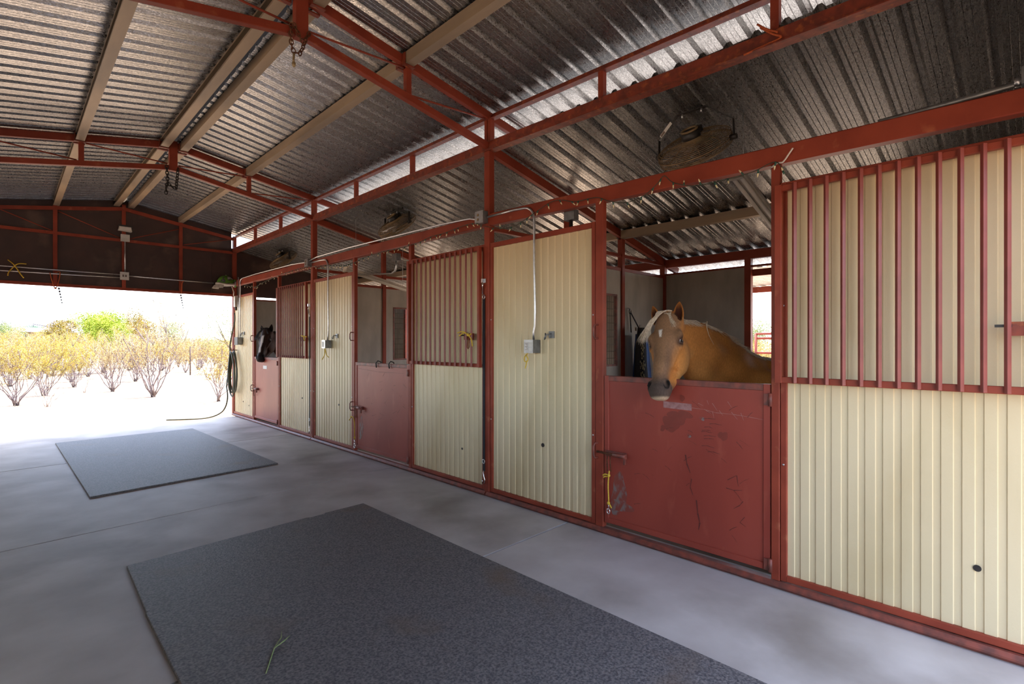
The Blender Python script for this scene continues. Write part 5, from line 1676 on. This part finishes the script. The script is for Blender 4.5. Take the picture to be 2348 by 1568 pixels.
def shrub_meshes(seed, h, spread, nst, nleaf, lsize, leafmat, bare=.38, crook=.2):
    r = random.Random(seed)
    m = MB()
    tips = []
    for i in range(nst):
        a = 2 * math.pi * i / nst + r.uniform(-.3, .3)
        lean = r.uniform(.15, 1.0) * spread
        L = h * r.uniform(.72, 1.05)
        p = Vector((r.uniform(-.06, .06), r.uniform(-.06, .06), -.02))
        k = 7
        P = [p]
        for j in range(1, k + 1):
            f = j / k
            q = Vector((math.cos(a) * lean * f ** .85 * L + r.gauss(0, crook * .12 * h), math.sin(a) * lean * f ** .85 * L + r.gauss(0, crook * .12 * h), L * f * (1 - .22 * lean * f)))
            P.append(q)
        m.tube(P, [.0135 * h / 1.8 * (1 - .72 * j / k) for j in range(k + 1)], 5)
        for b in range(r.randint(4, 6)):
            j = r.randint(2, k - 1)
            d = (P[j + 1] - P[j]).normalized()
            d = (d + Vector((r.gauss(0, .5), r.gauss(0, .5), r.uniform(0, .5)))).normalized()
            l = h * r.uniform(.16, .36)
            B = [P[j], P[j] + d * l * .35, P[j] + d * l * .7 + Vector((r.gauss(0, .03), r.gauss(0, .03), l * .12)), P[j] + d * l + Vector((r.gauss(0, .05), r.gauss(0, .05), l * .22))]
            m.tube(B, [.006 * h / 1.8, .005 * h / 1.8, .004 * h / 1.8, .002], 4)
            for c in range(3):
                d2 = (d + Vector((r.gauss(0, .6), r.gauss(0, .6), r.gauss(.2, .4)))).normalized()
                s0 = B[r.randint(1, 3)]
                e = s0 + d2 * l * r.uniform(.3, .6)
                m.tube([s0, (s0 + e) / 2 + Vector((r.gauss(0, .015), r.gauss(0, .015), 0)), e], [.0045 * h / 1.8, .0035 * h / 1.8, .001], 4)
                tips.append((s0, e))
            tips.append((B[1], B[3]))
    pts = []
    while len(pts) < nleaf:
        a, b = r.choice(tips)
        q = a + (b - a) * r.uniform(.25, 1.12) + Vector((r.gauss(0, .035), r.gauss(0, .035), r.gauss(0, .035))) * h / 1.8
        if q.z > h * bare * r.uniform(.7, 1.3): pts.append(tuple(q))
    return m.mesh('stems', 'twig'), leaves_mesh('leaves', pts, lsize, leafmat, seed)
V4 = [shrub_meshes(1, 1.9, .62, 13, 13000, .015, 'leaf_yellow', bare=.40), shrub_meshes(2, 1.9, .55, 15, 15000, .015, 'leaf_yellow', bare=.34),
      shrub_meshes(3, 2.3, .55, 12, 9000, .016, 'leaf_tan', bare=.42), shrub_meshes(4, 1.5, .6, 11, 4500, .015, 'leaf_yellow', bare=.25),
      shrub_meshes(5, .75, .8, 8, 80, .012, 'leaf_tan', bare=.5)]
FAR = [shrub_meshes(11, 2.0, .6, 12, 8000, .022, 'leaf_tan', bare=.12), shrub_meshes(12, 2.0, .6, 12, 9000, .022, 'leaf_yellow', bare=.12), shrub_meshes(13, 2.2, .55, 12, 6000, .022, 'leaf_tan', bare=.25)]
def shrub(meshes, loc, sc, rz, label, group, name='desert_shrub', cat='shrub'):
    t = thing(name, label, cat, loc, group=group)
    for me, nm in zip(meshes, ('stems', 'leaves')):
        o = bpy.data.objects.new(nm, me); COL.objects.link(o); o.parent = t
        if nm == 'leaves': o['kind'] = 'stuff'
    t.scale = (sc,) * 3 if not isinstance(sc, tuple) else sc
    t.rotation_euler.z = rz
    return t
GS = 'yellow flowering desert shrubs outside the opening'
fg = [((.186, 17.79), 0, .84, 'yellow shrub with crooked stems at the left edge, nearest the camera'),
      ((.82, 20.6), 1, .84, 'dense yellow shrub right behind the leftmost crooked one'),
      ((.706, 16.9), 4, .90, 'small bare shrub in front of the dense yellow one'),
      ((1.711, 23.8), 1, .74, 'low yellow shrub standing back between the two largest'),
      ((1.75, 20.9), 4, .75, 'tiny bare shrub left of the upright grey stemmed shrub'),
      ((2.435, 20.8), 2, .80, 'upright shrub with many grey stems left of the tall open one'),
      ((3.044, 17.9), 2, 1.0, 'tall open shrub with wide bare stems in the middle of the opening'),
      ((4.064, 15.35), 3, 1.0, 'thin shrub close to the barn corner by the hose')]
for i, ((x, y), v, sc, lb) in enumerate(fg):
    shrub(V4[v], (x, y, ZG), sc, i * 1.7 + .4, lb, GS)
rr = random.Random(21)
spots = []
TREES = [(3.6, 34, 2.6), (5.2, 42, 2.2), (3.2, 44, 2.2), (7.6, 44, 2.4), (8.4, 29, 2.3), (-.2, 40, 2.0), (.186, 17.79, 2.2), (.82, 20.6, 2.3), (1.711, 23.8, 2.3), (2.435, 20.8, 2.2), (3.04, 17.9, 2.4)]
k = 0
while len(spots) < 92 and k < 4000:
    k += 1
    y = rr.uniform(25, 56)
    u = rr.uniform(-30, 545)
    r_ = (u - 1174) / 1185.0
    t_ = y / (.7146 - r_ * .6995)
    x = t_ * (.6995 + r_ * .7146)
    if y < 31 and 330 < u < 545: continue
    if any((x - a) ** 2 + (y - b) ** 2 < c * c for a, b, c in TREES): continue
    if any((x - a) ** 2 + (y - b) ** 2 < (1.2 + .016 * y) ** 2 for a, b in spots): continue
    spots.append((x, y))
spots.sort(key=lambda q: q[1])
for i, (x, y) in enumerate(spots):
    v = rr.randrange(3)
    shrub(FAR[v], (x, y, ZG), rr.uniform(.70, .90), rr.uniform(0, 6.28), ('pale tan bushy shrub in the thicket behind the front row of shrubs', 'yellowish bushy shrub in the thicket behind the front row of shrubs', 'tall sparse tan shrub in the thicket behind the front row of shrubs')[v], ('tan thicket shrubs', 'yellowish thicket shrubs', 'sparse thicket shrubs')[v])
# ---- trees
def tree(loc, h, wd, leafmat, nleaf, lsize, label, seed, trunk_h=.3):
    r = random.Random(seed)
    t = thing('desert_tree', label, 'tree', loc)
    m = MB()
    x0, y0, z0 = loc
    m.tube([(x0, y0, z0), (x0 + .05 * wd, y0, z0 + h * .2), (x0, y0, z0 + h * .45)], [.09, .07, .05], 7)
    lobes = []
    for i in range(9):
        a = r.uniform(0, 6.28); q = r.uniform(.1, .75)
        c = Vector((x0 + math.cos(a) * wd * .5 * q, y0 + math.sin(a) * wd * .5 * q, z0 + h * r.uniform(trunk_h + .15, .86 - .25 * q)))
        lobes.append((c, wd * r.uniform(.18, .3), h * r.uniform(.12, .2)))
        m.tube([(x0, y0, z0 + h * .25), ((x0 + c.x) / 2, (y0 + c.y) / 2, z0 + h * .4), tuple(c)], [.045, .03, .01], 5)
    part('trunk', m, 'twig_dark', t)
    pts = []
    for i in range(nleaf):
        c, a, b = r.choice(lobes)
        d = Vector((r.gauss(0, 1), r.gauss(0, 1), r.gauss(0, 1))).normalized() * r.uniform(.45, 1.05)
        pts.append((c.x + d.x * a - x0, c.y + d.y * a - y0, c.z + d.z * b - z0))
    me = leaves_mesh('leaves', pts, lsize, leafmat, seed)
    o = bpy.data.objects.new('leaves', me); COL.objects.link(o); o.parent = t; o['kind'] = 'stuff'
tree((3.6, 34, ZG), 3.75, 3.7, 'leaf_lime', 20000, .042, 'bright lime green tree in the middle distance', 31)
tree((5.9, 41, ZG), 4.3, 2.6, 'leaf_olive', 12000, .045, 'olive brown tree behind the right side of the lime green one', 32)
tree((2.9, 43, ZG), 3.5, 2.6, 'leaf_olive', 11000, .045, 'olive brown tree behind the left side of the lime green one', 33)
tree((9.2, 45, ZG), 4.2, 3.4, 'leaf_grey', 9000, .032, 'grey green airy tree right of the lime green one', 34)
tree((8.4, 29, ZG), 4.1, 3.2, 'leaf_grey', 8000, .030, 'pale green airy tree beside the barn corner', 35)
tree((-.2, 40, ZG), 3.1, 2.6, 'leaf_grey', 9000, .036, 'grey green tree at the left edge in front of the house', 36)
tree((24, 9.3, ZG), 3.1, 2.6, 'leaf_grey', 8000, .036, 'pale green tree beyond the paddock, seen past the palomino', 37)
for i, (x, y) in enumerate(((16.0, 5.4), (17.6, 6.7), (19.2, 6.3), (20.6, 7.7), (22.4, 6.9))):
    shrub(FAR[(1, 1, 0, 1, 2)[i]], (x, y, ZG), .72, i * 1.3, 'yellow green shrub in the paddock beyond the pipe corral', 'paddock shrubs')
# ---- fence post
solo('fence_stake', MB().cyl((6.42, 29.0, ZG), (6.42, 29.0, 1.35), .03, 8), 'twig_dark', 'thin dark stake standing in the sand beyond the shrubs', 'post')
# ---- house with solar panels
M('stucco', rgb(112, 98, 84), rgb(104, 90, 78), scale=3, rough=.9)
M('roof_white', rgb(236, 234, 230), rough=.8)
M('solar_dark', rgb(52, 48, 60), rough=.25)
hs = thing('desert_house', 'low white roofed house with roof panels behind the shrubs', 'house', (3, 74, ZG))
part('wall', MB().box(.7, 5.3, 70, 78, ZG, 2.62), 'stucco', hs)
part('roof', MB().box(.3, 5.7, 69.6, 78.4, 2.62, 3.05), 'roof_white', hs)
part('parapet', MB().box(.4, 1.25, 72, 77, 3.05, 3.72), 'roof_white', hs)
for x in (1.9, 4.1):
    sp = part('solar_panel', MB().bar((x, 71, 3.42), (x + 1.1, 71, 3.18), 1.6, .06), 'solar_dark', hs)
    part('panel_leg', MB().box(x + .02, x + .06, 70.9, 71.0, 3.05, 3.40), 'solar_dark', sp)
part('window', MB().box(2.2, 3.1, 69.95, 70.02, .9, 2.0), 'solar_dark', hs)
M('agave', rgb(92, 120, 92), rgb(78, 104, 80), scale=4, rough=.6)
ag = thing('agave_plant', 'grey green spiky plant rising behind the white roof', 'plant', (2.35, 80, ZG))
part('stalk', MB().cyl((2.35, 80, ZG), (2.35, 80, 2.7), .18, 8), 'twig_dark', ag)
rr = random.Random(2)
for i in range(14):
    a = math.pi * (.08 + .84 * i / 13); L = 1.25
    b = rr.uniform(-.4, .4)
    part('leaf', MB().tube([(2.35, 80, 2.65), (2.35 + math.cos(a) * L * .5, 80 + b * .5, 2.65 + math.sin(a) * L * .55), (2.35 + math.cos(a) * L, 80 + b, 2.65 + math.sin(a) * L)], [.06, .07, .008], 5), 'agave', ag)
# ---- mountains
M('mountain', rgb(74, 70, 82), rgb(68, 64, 76), scale=.004, rough=1, detail=8)
def ridge(name, label, pts, Y0, depth, seed):
    r = random.Random(seed)
    vs, fs = [], []
    n = len(pts)
    for row, (f, dy) in enumerate(((0, -.5), (.55, -.22), (1, 0), (.5, .3), (0, .6))):
        for (x, z) in pts:
            vs.append((x + r.uniform(-8, 8), Y0 + dy * depth + r.uniform(-15, 15), -.06 + (z * f * (1 + (r.uniform(-.06, .06) if f < 1 else 0)))))
    for a in range(4):
        for i in range(n - 1):
            fs.append((a * n + i, a * n + i + 1, (a + 1) * n + i + 1, (a + 1) * n + i))
    o = part(name, MB().add(vs, fs, 0, True), 'mountain')
    tag(o, label, None, kind='structure')
prof = []
for u, v in ((-160, 690), (-60, 697), (0, 706), (25, 713), (50, 722), (75, 721), (100, 727), (130, 733), (160, 735), (200, 742), (260, 752), (330, 764), (420, 775), (560, 782)):
    r_ = (u - 1174) / 1185.0
    t_ = 2400 / (.7146 - r_ * .6995)
    prof.append((t_ * (.6995 + r_ * .7146), 1.5 + (787 - v) / 1185.0 * t_))
ridge('mountains', 'pale hazy mountain ridge on the horizon', prof, 2400, 900, 3)
